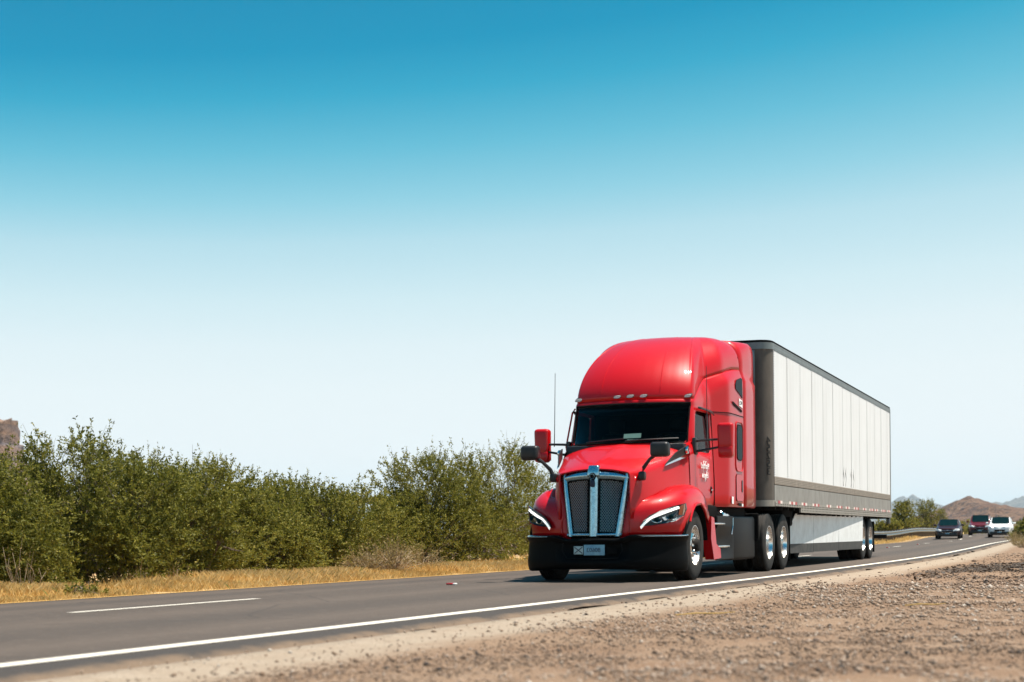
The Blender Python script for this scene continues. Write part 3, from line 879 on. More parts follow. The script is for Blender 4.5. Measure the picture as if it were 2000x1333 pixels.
# cowl between hood and glass
cw = MB().grid(np.array([[(f * 0.985, 0.43 + dy * (1 - 0.9 * f ** 2) + 0.26 * f ** 2.2 * dyf, zz) for (dy, dyf, zz) in ((0, 0.0, 2.045 - 0.19 * f ** 3), (0.03, 0.6, 2.05 - 0.06 * f ** 3), (0.05, 1.0, 2.05))] for f in np.linspace(-1, 1, 21)]))
MB().bbox(-0.93, 0.93, 0.40, 0.72, 1.80, 2.035, 0.03).build("cowl", M_BLACK, TR)
for s in (1, -1):
    cp = MB().prism([(0.90, 0.42, 1.88), (1.0, 0.42, 1.82), (1.0, 0.80, 1.86), (0.97, 0.80, 2.07), (0.90, 0.66, 2.06), (0.86, 0.45, 2.045)], (0, 0, -0.02))
    # cheek of red between hood and door
    ck = MB().grid(np.array([[(0.985, 0.445, 1.845), (1.0, 0.60, 1.87), (1.005, 0.80, 1.92)], [(0.96, 0.445, 1.93), (0.985, 0.62, 1.97), (0.995, 0.80, 2.02)], [(0.90, 0.445, 2.03), (0.915, 0.66, 2.055), (0.97, 0.79, 2.10)]]))
    (ck if s > 0 else ck.mir()).build("cowl_cheek", M_RED, TR)
    side = MB().grid(np.array([[(1.0, 0.46, 1.845), (1.018, 0.82, 1.92)], [(1.012, 0.46, 1.5), (1.03, 0.82, 1.5)], [(1.012, 0.46, 1.12), (1.03, 0.82, 1.12)]]), flip=True)
    (side if s > 0 else side.mir()).build("cowl_side", M_RED, TR)

# black wedge intake on the hood flank with bright trim and round badge
for s in (1, -1):
    def hp(y, dz, out=0.012): return (s * (float(xe(y)) + out), y, float(ze(y)) + dz)
    wd = MB().prism([hp(-0.26, 0.012), hp(0.42, 0.012), (s * 0.985, 0.42, 2.0), (s * 0.955, 0.25, 1.955), (s * 0.90, 0.0, 1.87)], (s * 0.018, 0, 0))
    v = fixnormals(wd.build("side_intake", M_BLACK, TR))
    tr = MB().prism([hp(-0.30, 0.002, 0.028), hp(0.42, 0.004, 0.028), hp(0.42, 0.055, 0.03), hp(0.1, 0.04, 0.03), hp(-0.22, 0.025, 0.03)], (s * 0.012, 0, 0))
    fixnormals(tr.build("intake_trim", M_CHROME, v))
    bd_ = MB().lathe([(0.0, 0.0), (0.006, 0.03), (0.012, 0.045), (0.004, 0.055), (-0.02, 0.056)], 20, 'X', (0, 0, 0))
    bo = (bd_ if s > 0 else bd_.mir()).build("round_badge", M_CHROME, v, loc=(s * 1.012, 0.32, 1.92))

# ---- fenders
PF = [(0.50, -1.035), (0.60, -1.005), (0.70, -0.965), (0.82, -0.905), (0.95, -0.81), (1.06, -0.69), (1.14, -0.55), (1.19, -0.40), (1.212, -0.2), (1.22, 0.12), (1.218, 0.4), (1.205, 0.66), (1.18, 0.88), (1.15, 1.04)]
def fender_rows():
    rows = []
    for (x, y) in PF:
        if y < -0.42: zb = 0.675
        else:
            d = 0.62 ** 2 - (y - 0.12) ** 2
            zb = 0.51 + math.sqrt(max(d, 0))
            if y > 0.6: zb = max(zb, 0.93 - 0.25 * (y - 0.7))
            if y < -0.35: zb = max(0.675, zb)
        zt = float(interp([-1.05, -0.9, -0.7, -0.4, 0.1, 0.6, 1.0], [1.06, 1.11, 1.16, 1.22, 1.28, 1.27, 1.18])(y))
        yi = y + 0.30 * max(0, min(1, (-0.15 - y) / 0.7))
        xi = float(xe(min(yi, 0.44))) + float(interp([-1.1, -0.9, -0.4, 0.0, 0.45], [0.0, 0.02, 0.07, 0.07, 0.03])(min(yi, 0.44)))
        xi = min(xi, x - 0.03)
        zi = zt + 0.12
        prof = []
        for v in np.linspace(0, 1, 14):
            if v < 0.45:
                f = v / 0.45; px_, py_, pz = x + (0.012 if f > 0.25 else 0), y, zb + (zt - 0.17 - zb) * f
                px_ -= 0.018 * f * f
            else:
                f = (v - 0.45) / 0.55; a = f * math.pi / 2
                h, g = 1 - math.cos(a) ** 0.9, math.sin(a) ** 0.9
                px_ = x - 0.018 + (xi - 0.02 - x + 0.018) * h; py_ = y + (yi - y) * h; pz = zt - 0.17 + (zi - zt + 0.17) * g
            prof.append((px_, py_, pz))
        rows.append(prof)
    return densify(np.array(rows), 3, 1)
FP = fender_rows()
fenders = {}
for s in (1, -1):
    mb = MB().grid(FP)
    if s < 0: mb = mb.mir()
    fd = clean(mb.build("fender", M_RED, TR, angle=55)); thick(fd, 0.02)
    fenders[s] = fd
    # flared lip of the wheel arch
    arch = [(s * 1.225, 0.12 + 0.62 * math.cos(a), 0.51 + 0.62 * math.sin(a)) for a in np.linspace(2.55, 0.72, 16)]
    MB().tube(arch, 0.016, 6).build("arch_lip", M_RED, fd)
    # inner wheel well
    ww = MB().grid(np.array([[(s * xx, 0.12 + 0.66 * math.cos(a), 0.51 + 0.66 * math.sin(a)) for xx in (0.62, 1.19)] for a in np.linspace(3.0, 0.1, 14)]))
    ww.build("wheel_well", M_MATTE, TR)
MB().bbox(-0.62, 0.62, -0.85, 0.6, 0.55, 1.15, 0.05).build("engine_block", M_MATTE, TR)

# red kick panel behind the steer wheel
for s in (1, -1):
    kp = MB().prism([(0, 1.05, 0.94), (0, 1.22, 0.92), (0, 1.36, 0.52), (0, 1.50, 0.44), (0, 1.53, 0.30), (0, 1.08, 0.28), (0, 1.02, 0.6)], (0.14, 0, 0))
    kp.v = [(s * (x + 1.045 + (0.03 if z < 0.5 else 0)), y, z) for x, y, z in kp.v]
    fixnormals(kp.build("kick_panel", M_RED, TR, angle=30))

# ---- headlights
HL = [(0.638, -0.985, 0.782), (0.68, -0.975, 0.855), (0.77, -0.945, 0.945), (0.90, -0.865, 1.005), (1.03, -0.745, 1.065), (1.172, -0.52, 1.115), (1.178, -0.50, 1.03), (1.155, -0.555, 0.935), (1.08, -0.685, 0.865), (0.97, -0.815, 0.83), (0.80, -0.93, 0.80)]
pf = interp([p[0] for p in PF[:9]], [p[1] for p in PF[:9]])
def onface(x, z, out=0.0):
    return (x, float(pf(min(x, 1.205))) - out, z)
for s in (1, -1):
    h = empty("headlight", (s * 0.022, -0.040, 0)); h.parent = TR
    n = len(HL)
    inset = [(s * (0.91 + (x - 0.91) * 0.985), float(pf(x)) - 0.022, 0.945 + (z - 0.945) * 0.97) for x, y, z in HL]
    hb = MB().prism([(s * x, float(pf(x)) - 0.017, z) for x, y, z in HL], (0, 0.05, 0))
    fixnormals(hb.build("housing", M_LAMPDARK, h, smooth=False))
    # white light guide running along the top
    top = [(0.652, 0.785), (0.70, 0.845), (0.785, 0.925), (0.90, 0.975), (1.02, 1.03), (1.11, 1.07)]
    dp = []
    for i, (x, z) in enumerate(top): dp.append((s * x, float(pf(x)) - 0.040, z))
    for i, (x, z) in reversed(list(enumerate(top))): dp.append((s * (x + 0.012), float(pf(x)) - 0.040, z - 0.031))
    fixnormals(MB().prism(dp, (0, 0.02, 0)).build("light_bar", M_DRL, h, smooth=False))
    for xc_, zc_ in ((0.86, 0.885), (1.03, 0.925)):
        yb = float(pf(xc_)) - 0.030
        MB().lathe([(-0.012, 0.0), (-0.012, 0.014), (-0.004, 0.028), (0.004, 0.034), (0.02, 0.036)], 18, 'Y', (s * xc_, yb, zc_)).build("projector", M_DARKGLASS, h)
        hexp = [(s * (xc_ + 0.066 * math.cos(a)), float(pf(xc_ + 0.066 * math.cos(a))) - 0.032, zc_ + 0.046 * math.sin(a)) for a in np.linspace(math.pi * 0.95, 2.1 * math.pi, 7)]
        MB().tube(hexp, 0.006, 5).build("reflector_edge", M_CHROME, h)
    fixnormals(MB().prism([(s * x, float(pf(x)) - 0.030, z) for x, z in ((0.925, 0.915), (0.965, 0.925), (0.985, 0.875), (0.955, 0.872))], (0, 0.01, 0)).build("reflector_bridge", M_CHROME, h))
    fixnormals(MB().prism([(s * x, float(pf(x)) - 0.034, z) for x, z in ((1.125, 1.075), (1.168, 1.105), (1.172, 1.03), (1.15, 0.945), (1.11, 0.95))], (0, 0.02, 0)).build("turn_signal", M_AMBER, h))
    lens = MB(); c0 = len(lens.v)
    lens.add(inset, [tuple(range(n))])
    lo = lens.build("lens", M_LENS, h, smooth=False)
    lo.location = (0, -0.024, 0)
    # bright lower rim
    MB().tube([(s * x, float(pf(x)) - 0.018, z - 0.006) for x, y, z in [HL[0], HL[10], HL[9], HL[8], HL[7]]], 0.006, 5).build("lamp_rim", M_RED, h)

# ---- grille
def gx(z, w0=0.40, w1=0.535): return w0 + (w1 - w0) * (z - 0.65) / 0.92
def gy_(x, z): return -1.115 + 0.075 * (z - 0.65) / 0.92 + 0.09 * (x / 0.5) ** 2
def gpt(fx, z, out=0.0): x = gx(z) * fx; return (x, gy_(x, z) - out, z)
outer, inner = [], []
def frame_bar(pts_a, pts_b, name, depth=0.05):
    rows = []
    for a, b in zip(pts_a, pts_b):
        a, b = np.array(a), np.array(b)
        m = (a + b) / 2; m[1] -= depth
        q1 = a * 0.8 + b * 0.2; q1[1] -= depth * 0.8
        q2 = a * 0.2 + b * 0.8; q2[1] -= depth * 0.8
        a2, b2 = a.copy(), b.copy(); a2[1] += 0.03; b2[1] += 0.05
        rows.append([a2, a, q1, m, q2, b, b2])
    return rows
for s in (1, -1):
    rows = []
    for z in np.linspace(0.62, 1.50, 10):
        x0 = gx(z) - 0.03; t = (z - 0.62) / 0.88
        x1 = 0.53 + 0.06 * t; x2 = 0.56 + 0.06 * t
        rows.append([(s * x0, gy_(x0, z) + 0.04, z), (s * (x0 + 0.035), gy_(x0, z) + 0.012, z), (s * (x0 * 0.4 + x1 * 0.6), -1.035 + 0.03 * t, z), (s * x1, -1.008 + 0.03 * t, z), (s * x2, -0.93, z)])
    np_ = MB().grid(np.array(rows), flip=(s > 0)).build("nose_panel", M_RED, TR, angle=60); thick(np_, 0.01)
GS = empty("grille", (0, 0, 0)); GS.parent = TR
zs = np.linspace(0.655, 1.56, 12)
mbg = MB()
for s in (1, -1):   # side bars
    rows = frame_bar([(s * gx(z), gy_(gx(z), z), z) for z in zs], [(s * (gx(z) - 0.098), gy_(gx(z) - 0.098, z), z) for z in zs], "bar")
    mbg.grid(np.array(rows), flip=(s < 0))
xs = np.linspace(-1, 1, 17)
zt_ = lambda f: 1.585 - 0.045 * abs(f) ** 2.5
rows = frame_bar([(f * gx(1.56), gy_(f * gx(1.56), 1.56), zt_(f)) for f in xs], [(f * (gx(1.47) - 0.01), gy_(f * gx(1.47), 1.47), zt_(f) - 0.125) for f in xs], "bar", 0.052)
mbg.grid(np.array(rows))
rows = frame_bar([(f * (gx(0.70)), gy_(f * 0.4, 0.70), 0.705) for f in xs], [(f * gx(0.65), gy_(f * 0.4, 0.65), 0.645) for f in xs], "bar", 0.047)
mbg.grid(np.array(rows))
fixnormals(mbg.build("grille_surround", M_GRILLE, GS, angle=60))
rows = frame_bar([(-0.072, gy_(0, z), z) for z in zs], [(0.072, gy_(0, z), z) for z in zs], "bar", 0.065)
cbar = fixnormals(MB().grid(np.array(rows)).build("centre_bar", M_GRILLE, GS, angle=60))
cap = MB().bbox(-0.085, 0.085, -1.14, -1.0, 1.50, 1.665, 0.028, 3)
cap.v = [(x * (1.12 if z < 1.6 else 0.92), y + (0.035 if z > 1.6 else 0), z) for x, y, z in cap.v]
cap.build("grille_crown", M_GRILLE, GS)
em = MB().lathe([(-0.012, 0.0), (-0.014, 0.035), (-0.008, 0.05), (0.01, 0.052)], 24, 'Y', (0, -1.145, 1.505))
emo = em.build("emblem", M_MATTE, GS)
em2 = MB().bbox(-0.034, 0.034, -1.158, -1.12, 1.355, 1.455, 0.012); em2.build("emblem_shield", M_NAVY, GS)
MB().tube([(0.034 * math.cos(a), -1.161, 1.505 + 0.034 * math.sin(a)) for a in np.linspace(0, 2 * math.pi, 21)], 0.003, 5).build("emblem_ring", M_GRILLE, GS)
for s in (1, -1):
    bk = MB().prism([(s * 0.05, -1.0, 0.69), (s * (gx(0.69) - 0.05), -0.93, 0.69), (s * (gx(1.5) - 0.05), -0.90, 1.50), (s * 0.05, -0.96, 1.52)], (0, 0.02, 0))
    fixnormals(bk.build("radiator", M_MATTE, GS))
    # punched mesh: crossed diagonal wires
    wires = MB()
    def inside(x, z): return 0.082 < x < gx(z) - 0.095 and 0.708 < z < 1.462 - 0.04 * (x / 0.4) ** 3
    step = 0.046
    for dirn in (1, -1):
        for c0 in np.arange(-1.2, 2.6, step):
            seg = []
            for t in np.arange(0.68, 1.50, 0.012):
                x = (t - c0) * 0.75 if dirn > 0 else (c0 - t) * 0.75
                if inside(x, t): seg.append((s * x, gy_(x, t) - 0.0 + 0.004 * dirn, t))
                else:
                    if len(seg) > 1: wires.tube([seg[0], seg[len(seg) // 2], seg[-1]] if len(seg) > 2 else seg, 0.0052, 4, cap=False)
                    seg = []
            if len(seg) > 1: wires.tube([seg[0], seg[-1]], 0.0052, 4, cap=False)
    wo = wires.build("grille_mesh", M_MESHM, GS, smooth=False)
    wo["kind"] = "stuff"
    loop = [(0.082, 0.708), (gx(0.708) - 0.095, 0.708), (gx(1.0) - 0.095, 1.0), (gx(1.42) - 0.095, 1.42), (gx(1.42) - 0.112, 1.45), (0.25, 1.462), (0.10, 1.468), (0.082, 1.45), (0.082, 0.708)]
    MB().tube([(s * x, gy_(x, z) - 0.004, z) for x, z in loop], 0.014, 6).build("mesh_gasket", M_MATTE, GS)

# ---- bumper
BP = [(0.0, -1.20), (0.2, -1.198), (0.4, -1.185), (0.55, -1.15), (0.70, -1.085), (0.85, -1.0), (1.0, -0.885), (1.11, -0.76), (1.185, -0.62), (1.215, -0.5), (1.21, -0.44)]
bprof = [(0.055, 0.675), (0.01, 0.672), (-0.012, 0.655), (-0.012, 0.63), (0.012, 0.60), (0.022, 0.56), (0.012, 0.40), (0.0, 0.30), (0.015, 0.22), (0.06, 0.185), (0.2, 0.19)]
rows = []
for i, (x, y) in enumerate(BP):
    nx, ny = (x / 1.22) ** 3, -1 + 0.6 * (x / 1.22) ** 2
    L = math.hypot(nx, ny); nx, ny = nx / L, ny / L
    mid = max(0.0, 1 - max(0, abs(x) - 0.40) / 0.16); mid = min(1, mid)
    row = []
    for (d, z) in bprof:
        zz = z
        if z > 0.59: zz -= 0.05 * mid
        rec = 0.05 * mid if 0.33 < z < 0.58 else 0
        if z < 0.3: zz -= 0.04 * (x / 1.22) ** 2
        row.append((x - nx * (d + rec), y - ny * (d + rec), zz))
    rows.append(row)
BPd = densify(np.array(rows), 3, 2)
mb = MB().grid(BPd, flip=True); m2 = mb.mir(); mb.add(m2.v, m2.f)
bumper = clean(mb.build("bumper", M_BUMPER, TR, angle=40)); thick(bumper, 0.02)
for s in (1, -1):
    L = [(s * (x + 0.012 * (x / 1.2)), y - 0.014, z) for x, y, z in [(p[0], p[1], 0.652) for p in BP[4:10]]]
    up = [(x * 0.992, y + 0.03, z + 0.022) for x, y, z in L]
    st = MB().grid(densify(np.array([L, up]).swapaxes(0, 1), 3, 1), flip=(s < 0))
    so = st.build("bumper_trim", M_CHROME, bumper); thick(so, 0.008)
    fl = [(s * x, y, z) for x, y, z in [(0.43, -1.19, 0.56), (0.45, -1.185, 0.46), (0.38, -1.195, 0.345), (0.0, -1.205, 0.335)]]
    MB().tube(fl, 0.008, 5).build("recess_edge", M_GREY_FAIR, bumper)
# plates in the recess (everything reads mirrored, as in the photograph)
pl = MB().bbox(-0.125, 0.185, -1.185, -1.176, 0.385, 0.535, 0.004).build("licence_plate", M_PLATE, TR)
text("plate_number", "80603", 0.085, (0.02, -1.187, 0.458), (-1, 0, 0), (0, 0, 1), M_NAVY, pl)
pl["label"] = "blue and white licence plate with mirror-reversed number"
p2 = MB().bbox(-0.275, -0.135, -1.185, -1.177, 0.40, 0.515, 0.004).build("cross_plate", M_PLATE2, TR)
for a in (1, -1):
    MB().tube([(-0.265, -1.187, 0.457 - a * 0.045), (-0.145, -1.187, 0.457 + a * 0.045)], 0.006, 4).build("cross_stripe", M_NAVY, p2)
MB().bbox(0.215, 0.36, -1.18, -1.172, 0.40, 0.49, 0.004).build("tow_cover", M_MATTE, TR)

# ---- mirrors
def mirror(s):
    m = empty("wing_mirror", (0, 0, 0)); m.parent = TR
    b = MB().bbox(-0.125, 0.125, -0.10, 0.08, -0.265, 0.265, 0.055, 4)
    b.v = [(x * (1 - 0.10 * (z < -0.1)), y, z) for x, y, z in b.v]
    b.build("mirror_housing", M_RED, m, loc=(s * 1.468, 0.86, 2.08))
    g = MB().bbox(-0.105, 0.105, 0.082, 0.09, -0.23, 0.23, 0.003); g.build("mirror_glass", M_CHROME, m, loc=(s * 1.468, 0.86, 2.08))
    c = MB().bbox(-0.10, 0.112, -0.108, -0.07, -0.255, -0.10, 0.02); c.build("lower_cover", M_RED, m, loc=(s * 1.468, 0.86, 2.08))
    for z0, z1 in ((2.085, 2.10), (1.93, 1.985)):
        MB().tube([(s * 0.985, 0.76, z0 - 0.01), (s * 1.10, 0.76, z0), (s * 1.385, 0.83, z1)], [0.022, 0.019, 0.017], 8).build("mirror_arm", M_BLACK, m)
    MB().bbox(*sorted((s * 0.975, s * 1.035)), 0.70, 0.86, 1.87, 2.13, 0.02).build("arm_bracket", M_BLACK, m)
    MB().tube([(s * 1.215, 0.68, 2.05), (s * 1.213, 0.70, 2.4), (s * 1.205, 0.72, 3.2)], [0.0075, 0.006, 0.004], 6).build("antenna", M_BLACK, m)
mirror(1); mirror(-1)
for s in (1, -1):
    m = empty("hood_mirror", (0, 0, 0)); m.parent = TR
    b = MB().bbox(-0.135, 0.135, -0.085, 0.09, -0.105, 0.105, 0.05, 4)
    b.build("mirror_housing", M_BLACK, m, loc=(s * 0.97, -1.05, 1.865))
    MB().bbox(*sorted((s * 0.615, s * 0.715)), -0.97, -0.85, 1.44, 1.57, 0.03).build("foot", M_BLACK, m)
    MB().tube([(s * 0.665, -0.92, 1.52), (s * 0.70, -0.95, 1.62), (s * 0.80, -1.0, 1.73), (s * 0.90, -1.03, 1.80)], [0.032, 0.03, 0.024, 0.03], 8).build("stalk", M_BLACK, m)
# red grab rail beside the far windshield post
for s in (-1,):
    MB().tube([(s * 1.06, 0.83, 1.98), (s * 1.075, 0.84, 2.05), (s * 1.03, 1.03, 2.60), (s * 0.99, 1.05, 2.66)], 0.014, 6).build("grab_rail", M_RED, TR)

# ---- sleeper side details (right side is seen, left kept alike)
def rrect(cy, cz, hy, hz, rad, n=5, shear=0.0):
    out = []
    for (sy, sz, a0) in ((1, 1, 0), (-1, 1, 90), (-1, -1, 180), (1, -1, 270)):
        for k in range(n):
            a = R(a0 + 90 * k / (n - 1))
            y = cy + sy * (hy - rad) + rad * math.cos(a); z = cz + sz * (hz - rad) + rad * math.sin(a)
            out.append((y, z))
    return out
XS = 1.2135
def side_panel(name, poly, material, s, out=0.0, th=0.006, parent=TR):
    return fixnormals(MB().prism([(s * (XS + out), y, z) for y, z in poly], (s * th, 0, 0)).build(name, material, parent, smooth=False))
def side_ring(name, poly, material, s, r, parent=TR, out=0.0):
    L = [(s * (XS + out), y, z) for y, z in poly]; L.append(L[0])
    return MB().tube(L, r, 6, cap=False).build(name, material, parent)
for s in (1, -1):
    w = side_panel("sleeper_window", rrect(2.90, 2.16, 0.19, 0.285, 0.09), M_DARKGLASS, s)
    side_ring("window_frame", rrect(2.88, 2.09, 0.265, 0.40, 0.12), M_RED, s, 0.011, w)
    side_ring("window_rubber", rrect(2.90, 2.16, 0.19, 0.285, 0.09), M_MATTE, s, 0.009, w)
    h = side_panel("locker_hatch", rrect(2.88, 1.42, 0.25, 0.215, 0.07), M_RED, s, 0.0, 0.008)
    side_ring("hatch_gap", rrect(2.88, 1.42, 0.25, 0.215, 0.07), M_MATTE, s, 0.006, h)
    side_panel("hatch_latch", rrect(3.02, 1.45, 0.035, 0.10, 0.03), M_BLACK, s, 0.008, 0.008, h)
    up = side_panel("upper_window", [(2.62, 3.10), (2.70, 3.17), (3.0, 3.23), (3.10, 3.22), (3.13, 2.90), (2.98, 2.94), (2.72, 3.0), (2.63, 3.02)], M_DARKGLASS, s)
    side_panel("air_slot", [(2.35, 2.79), (2.45, 2.80), (3.08, 2.70), (3.10, 2.67), (3.0, 2.665), (2.5, 2.74)], M_MATTE, s, 0.0005, 0.004)
    stk = side_panel("paper_sticker", [(2.86, 2.885), (3.12, 2.86), (3.12, 2.74), (2.86, 2.765)], M_WHITEVINYL, s, 0.001, 0.004)
    if s > 0:
        text("sticker_code", "NC13", 0.085, (XS + 0.0062, 2.99, 2.812), (0, -1, -0.08), (0, 0, 1), M_DARKVINYL, stk)
        side_panel("fuel_sticker", [(2.30, 1.27), (2.42, 1.265), (2.42, 1.15), (2.30, 1.155)], M_WHITEVINYL, s, 0.001, 0.004)
        side_panel("notice_sticker", [(3.02, 1.165), (3.12, 1.16), (3.12, 1.09 + 0.025), (3.02, 1.12)], M_WHITEVINYL, s, 0.001, 0.004)
        side_panel("notice_plate", [(2.80, 1.17), (2.98, 1.165), (2.98, 1.12), (2.80, 1.125)], M_FRAME, s, 0.001, 0.004)

# company name on the door, reading mirrored as in the photograph
LG = empty("door_lettering", (0, 0, 0)); LG.parent = TR
Xd = 1.0445
text("lettering", "Heartland", 0.125, (Xd, 1.24, 1.715), (0, -1, 0), (0, 0, 1), M_WHITEVINYL, LG, extrude=0.003)
text("lettering", "Express", 0.125, (Xd, 1.24, 1.575), (0, -1, 0), (0, 0, 1), M_WHITEVINYL, LG, extrude=0.003)
hp_ = []
for a in np.linspace(0, 2 * math.pi, 41):
    hx = 16 * math.sin(a) ** 3; hz = 13 * math.cos(a) - 5 * math.cos(2 * a) - 2 * math.cos(3 * a) - math.cos(4 * a)
    hp_.append((Xd + 0.001, 1.24 + hx * 0.0080, 1.665 + hz * 0.0108))
MB().tube(hp_, 0.004, 5, cap=False).build("heart_outline", M_WHITEVINYL, LG)

# ---- lower side: steps, tank fairing, battery box, exhaust can
for s in (1, -1):
    def bx(name, x0, x1, y0, y1, z0, z1, m, b=0.02):
        o = MB().bbox(*sorted((s * x0, s * x1)), y0, y1, z0, z1, b, 3).build(name, m, TR); return o
    bx("tank_fairing", 0.80, 1.15, 2.62, 4.32, 0.24, 0.965, M_GREY_FAIR, 0.05)
    fz = MB().grid(densify(np.array([[(1.135 - 0.10 * math.sin(math.pi * np.clip((z - 0.3) / 0.5, 0, 1)) * (1 - f), 1.50 + 1.15 * f, z) for z in (0.26, 0.34, 0.47, 0.50, 0.62, 0.76, 0.80, 0.90, 0.955)] for f in (0, 0.3, 0.6, 0.85, 1.0)]), 3, 3), flip=True)
    sf = (fz if s > 0 else fz.mir()).build("step_fairing", M_GREY_FAIR, TR, angle=60); thick(sf, 0.02)
    bx("lower_step", 0.92, 1.165, 1.55, 2.35, 0.455, 0.49, M_ALU, 0.008)
    bx("upper_step", 0.92, 1.165, 1.25, 2.05, 0.815, 0.845, M_ALU, 0.008)
    bx("under_cab_box", 0.45, 1.05, 1.2, 4.0, 0.90, 1.12, M_MATTE, 0.03)
    bx("inner_box", 0.40, 0.92, 1.3, 4.4, 0.3, 0.92, M_MATTE, 0.05)
    tk = MB().lathe([(0.0, 0.0), (0.0, 0.07), (0.02, 0.085), (0.14, 0.085), (0.16, 0.07), (0.16, 0)], 20, 'Y', (s * 1.07, 2.0, 0.96)).build("fuel_cap", M_CHROME, TR)
    MB().bbox(*sorted((s * 1.0, s * 1.12)), 2.25, 2.55, 0.90, 1.0, 0.03).build("tank_neck", M_ALU, TR)
    MB().tube([(s * 1.157, 2.62, 0.93), (s * 1.16, 2.60, 0.80), (s * 1.158, 2.52, 0.66)], 0.008, 5).build("fairing_gap", M_ALU, TR)
    bx("frame_rail", 0.38, 0.46, -0.6, 7.35, 0.72, 0.98, M_FRAME, 0.01)
    bx("quarter_fender", 0.62, 1.2, 4.36, 4.42, 0.55, 1.02, M_MATTE, 0.02)
    bx("mud_flap", 0.62, 1.2, 7.22, 7.24, 0.16, 0.98, M_MATTE, 0.005)
for z in (0.6,):
    MB().bbox(-0.5, 0.5, 5.0, 6.7, 1.0, 1.09, 0.03).build("fifth_wheel", M_FRAME, TR)
    MB().tube([(-0.95, 0.12, 0.48), (0.95, 0.12, 0.48)], 0.055, 8).build("front_axle", M_FRAME, TR)
for y in (5.17, 6.49):
    MB().tube([(-0.95, y, 0.51), (0.95, y, 0.51)], 0.09, 8).build("drive_axle", M_FRAME, TR)
    MB().lathe([(-0.22, 0), (-0.2, 0.16), (0, 0.22), (0.2, 0.16), (0.22, 0)], 16, 'X', (0, y, 0.51)).build("differential", M_FRAME, TR)
# coiled air lines between cab and trailer
for k, (x, z) in enumerate(((0.86, 2.45), (0.94, 2.40), (0.78, 2.42))):
    pts = [(x + 0.05 * math.cos(t * 2.5), 4.2 + 0.055 * t, z - 0.25 * math.sin(t / 14 * math.pi) + 0.05 * math.sin(t * 2.5)) for t in np.linspace(0, 14, 60)]
    MB().tube(pts, 0.011, 5).build("air_line", M_BLACK, TR)
MB().bbox(0.70, 1.02, 4.05, 4.12, 2.42, 2.60, 0.02).build("hose_bracket", M_ALU, TR)
MB().tube([(0.98, 4.0, 2.55), (1.10, 4.14, 2.53), (1.15, 4.18, 2.47)], 0.03, 7).build("work_lamp", M_CHROME, TR)

# ---- wheels
def tyre_prof(w, r):
    h = w / 2
    return [(-h * 0.72, 0.295), (-h * 0.95, 0.31), (-h, 0.38), (-h * 0.97, r - 0.06), (-h * 0.86, r - 0.015), (-h * 0.78, r)] + \
           [q for g in (-0.5, -0.17, 0.17, 0.5) for q in ((h * (g * 0.9) - 0.012, r), (h * g * 0.9 - 0.008, r - 0.013), (h * g * 0.9 + 0.008, r - 0.013), (h * g * 0.9 + 0.012, r))] + \
           [(h * 0.78, r), (h * 0.86, r - 0.015), (h * 0.97, r - 0.06), (h, 0.38), (h * 0.95, 0.31), (h * 0.72, 0.295)]
def steer_wheel():
    w = empty("wheel", (0, 0, 0))
    MB().lathe(tyre_prof(0.30, 0.51), 56, 'X').build("tyre", M_RUBBER, w)
    prof = [(0.115, 0.298), (0.135, 0.295), (0.135, 0.283), (0.10, 0.272), (0.075, 0.262), (0.075, 0.225), (0.085, 0.19), (0.115, 0.165), (0.118, 0.14), (0.118, 0.10)]
    rim = MB().lathe(prof, 60, 'X', skip=lambda i, j: j == 5 and i % 6 in (0, 1)).build("rim", M_ALU, w, angle=50)
    MB().lathe([(0.02, 0.0), (0.02, 0.29), (-0.1, 0.29)], 30, 'X').build("rim_back", M_MATTE, w)
    MB().lathe([(0.118, 0.102), (0.17, 0.095), (0.20, 0.085), (0.205, 0.06), (0.205, 0.0)], 24, 'X').build("hub", M_FRAME, w)
    for k in range(10):
        a = 2 * math.pi * (k + 0.5) / 10
        MB().lathe([(0.0, 0.0), (0.0, 0.017), (-0.03, 0.018)][::-1], 8, 'X', (0.155, 0.142 * math.cos(a), 0.142 * math.sin(a))).build("lug_nut", M_CHROME, w)
    return w
def dual_wheel():
    w = empty("wheel", (0, 0, 0))
    MB().lathe(tyre_prof(0.27, 0.51), 56, 'X').build("tyre", M_RUBBER, w)
    MB().lathe([(t - 0.335, r) for t, r in tyre_prof(0.27, 0.51)], 56, 'X').build("tyre", M_RUBBER, w)
    prof = [(0.10, 0.300), (0.125, 0.297), (0.125, 0.286), (0.10, 0.276), (0.03, 0.268), (-0.04, 0.258), (-0.085, 0.235), (-0.10, 0.19), (-0.095, 0.15), (-0.09, 0.11)]
    MB().lathe(prof, 48, 'X').build("rim", M_ALU, w, angle=60)
    MB().lathe([(-0.09, 0.112), (0.0, 0.105), (0.03, 0.09), (0.035, 0.0)], 20, 'X').build("hub", M_ALU, w)
    for k in range(10):
        a = 2 * math.pi * (k + 0.5) / 10
        MB().lathe([(0.0, 0.0), (0.0, 0.017), (-0.03, 0.018)][::-1], 8, 'X', (-0.065, 0.142 * math.cos(a), 0.142 * math.sin(a))).build("lug_nut", M_CHROME, w)
    return w
W1 = steer_wheel(); W1.parent = TR; W1.location = (1.03, 0.12, 0.51); W1.rotation_euler = (0.3, 0, 0)
w = copy_tree(W1, TR); w.location = (-1.03, 0.12, 0.51); w.rotation_euler = (0.1, 0, math.pi)
W2 = dual_wheel(); W2.parent = TR; W2.location = (1.10, 5.17, 0.51)
for (x, y, rz, ry_) in ((1.10, 6.49, 0, 0.4), (-1.10, 5.17, math.pi, 0.2), (-1.10, 6.49, math.pi, 0.9)):
    w = copy_tree(W2, TR); w.location = (x, y, 0.51); w.rotation_euler = (ry_, 0, rz)
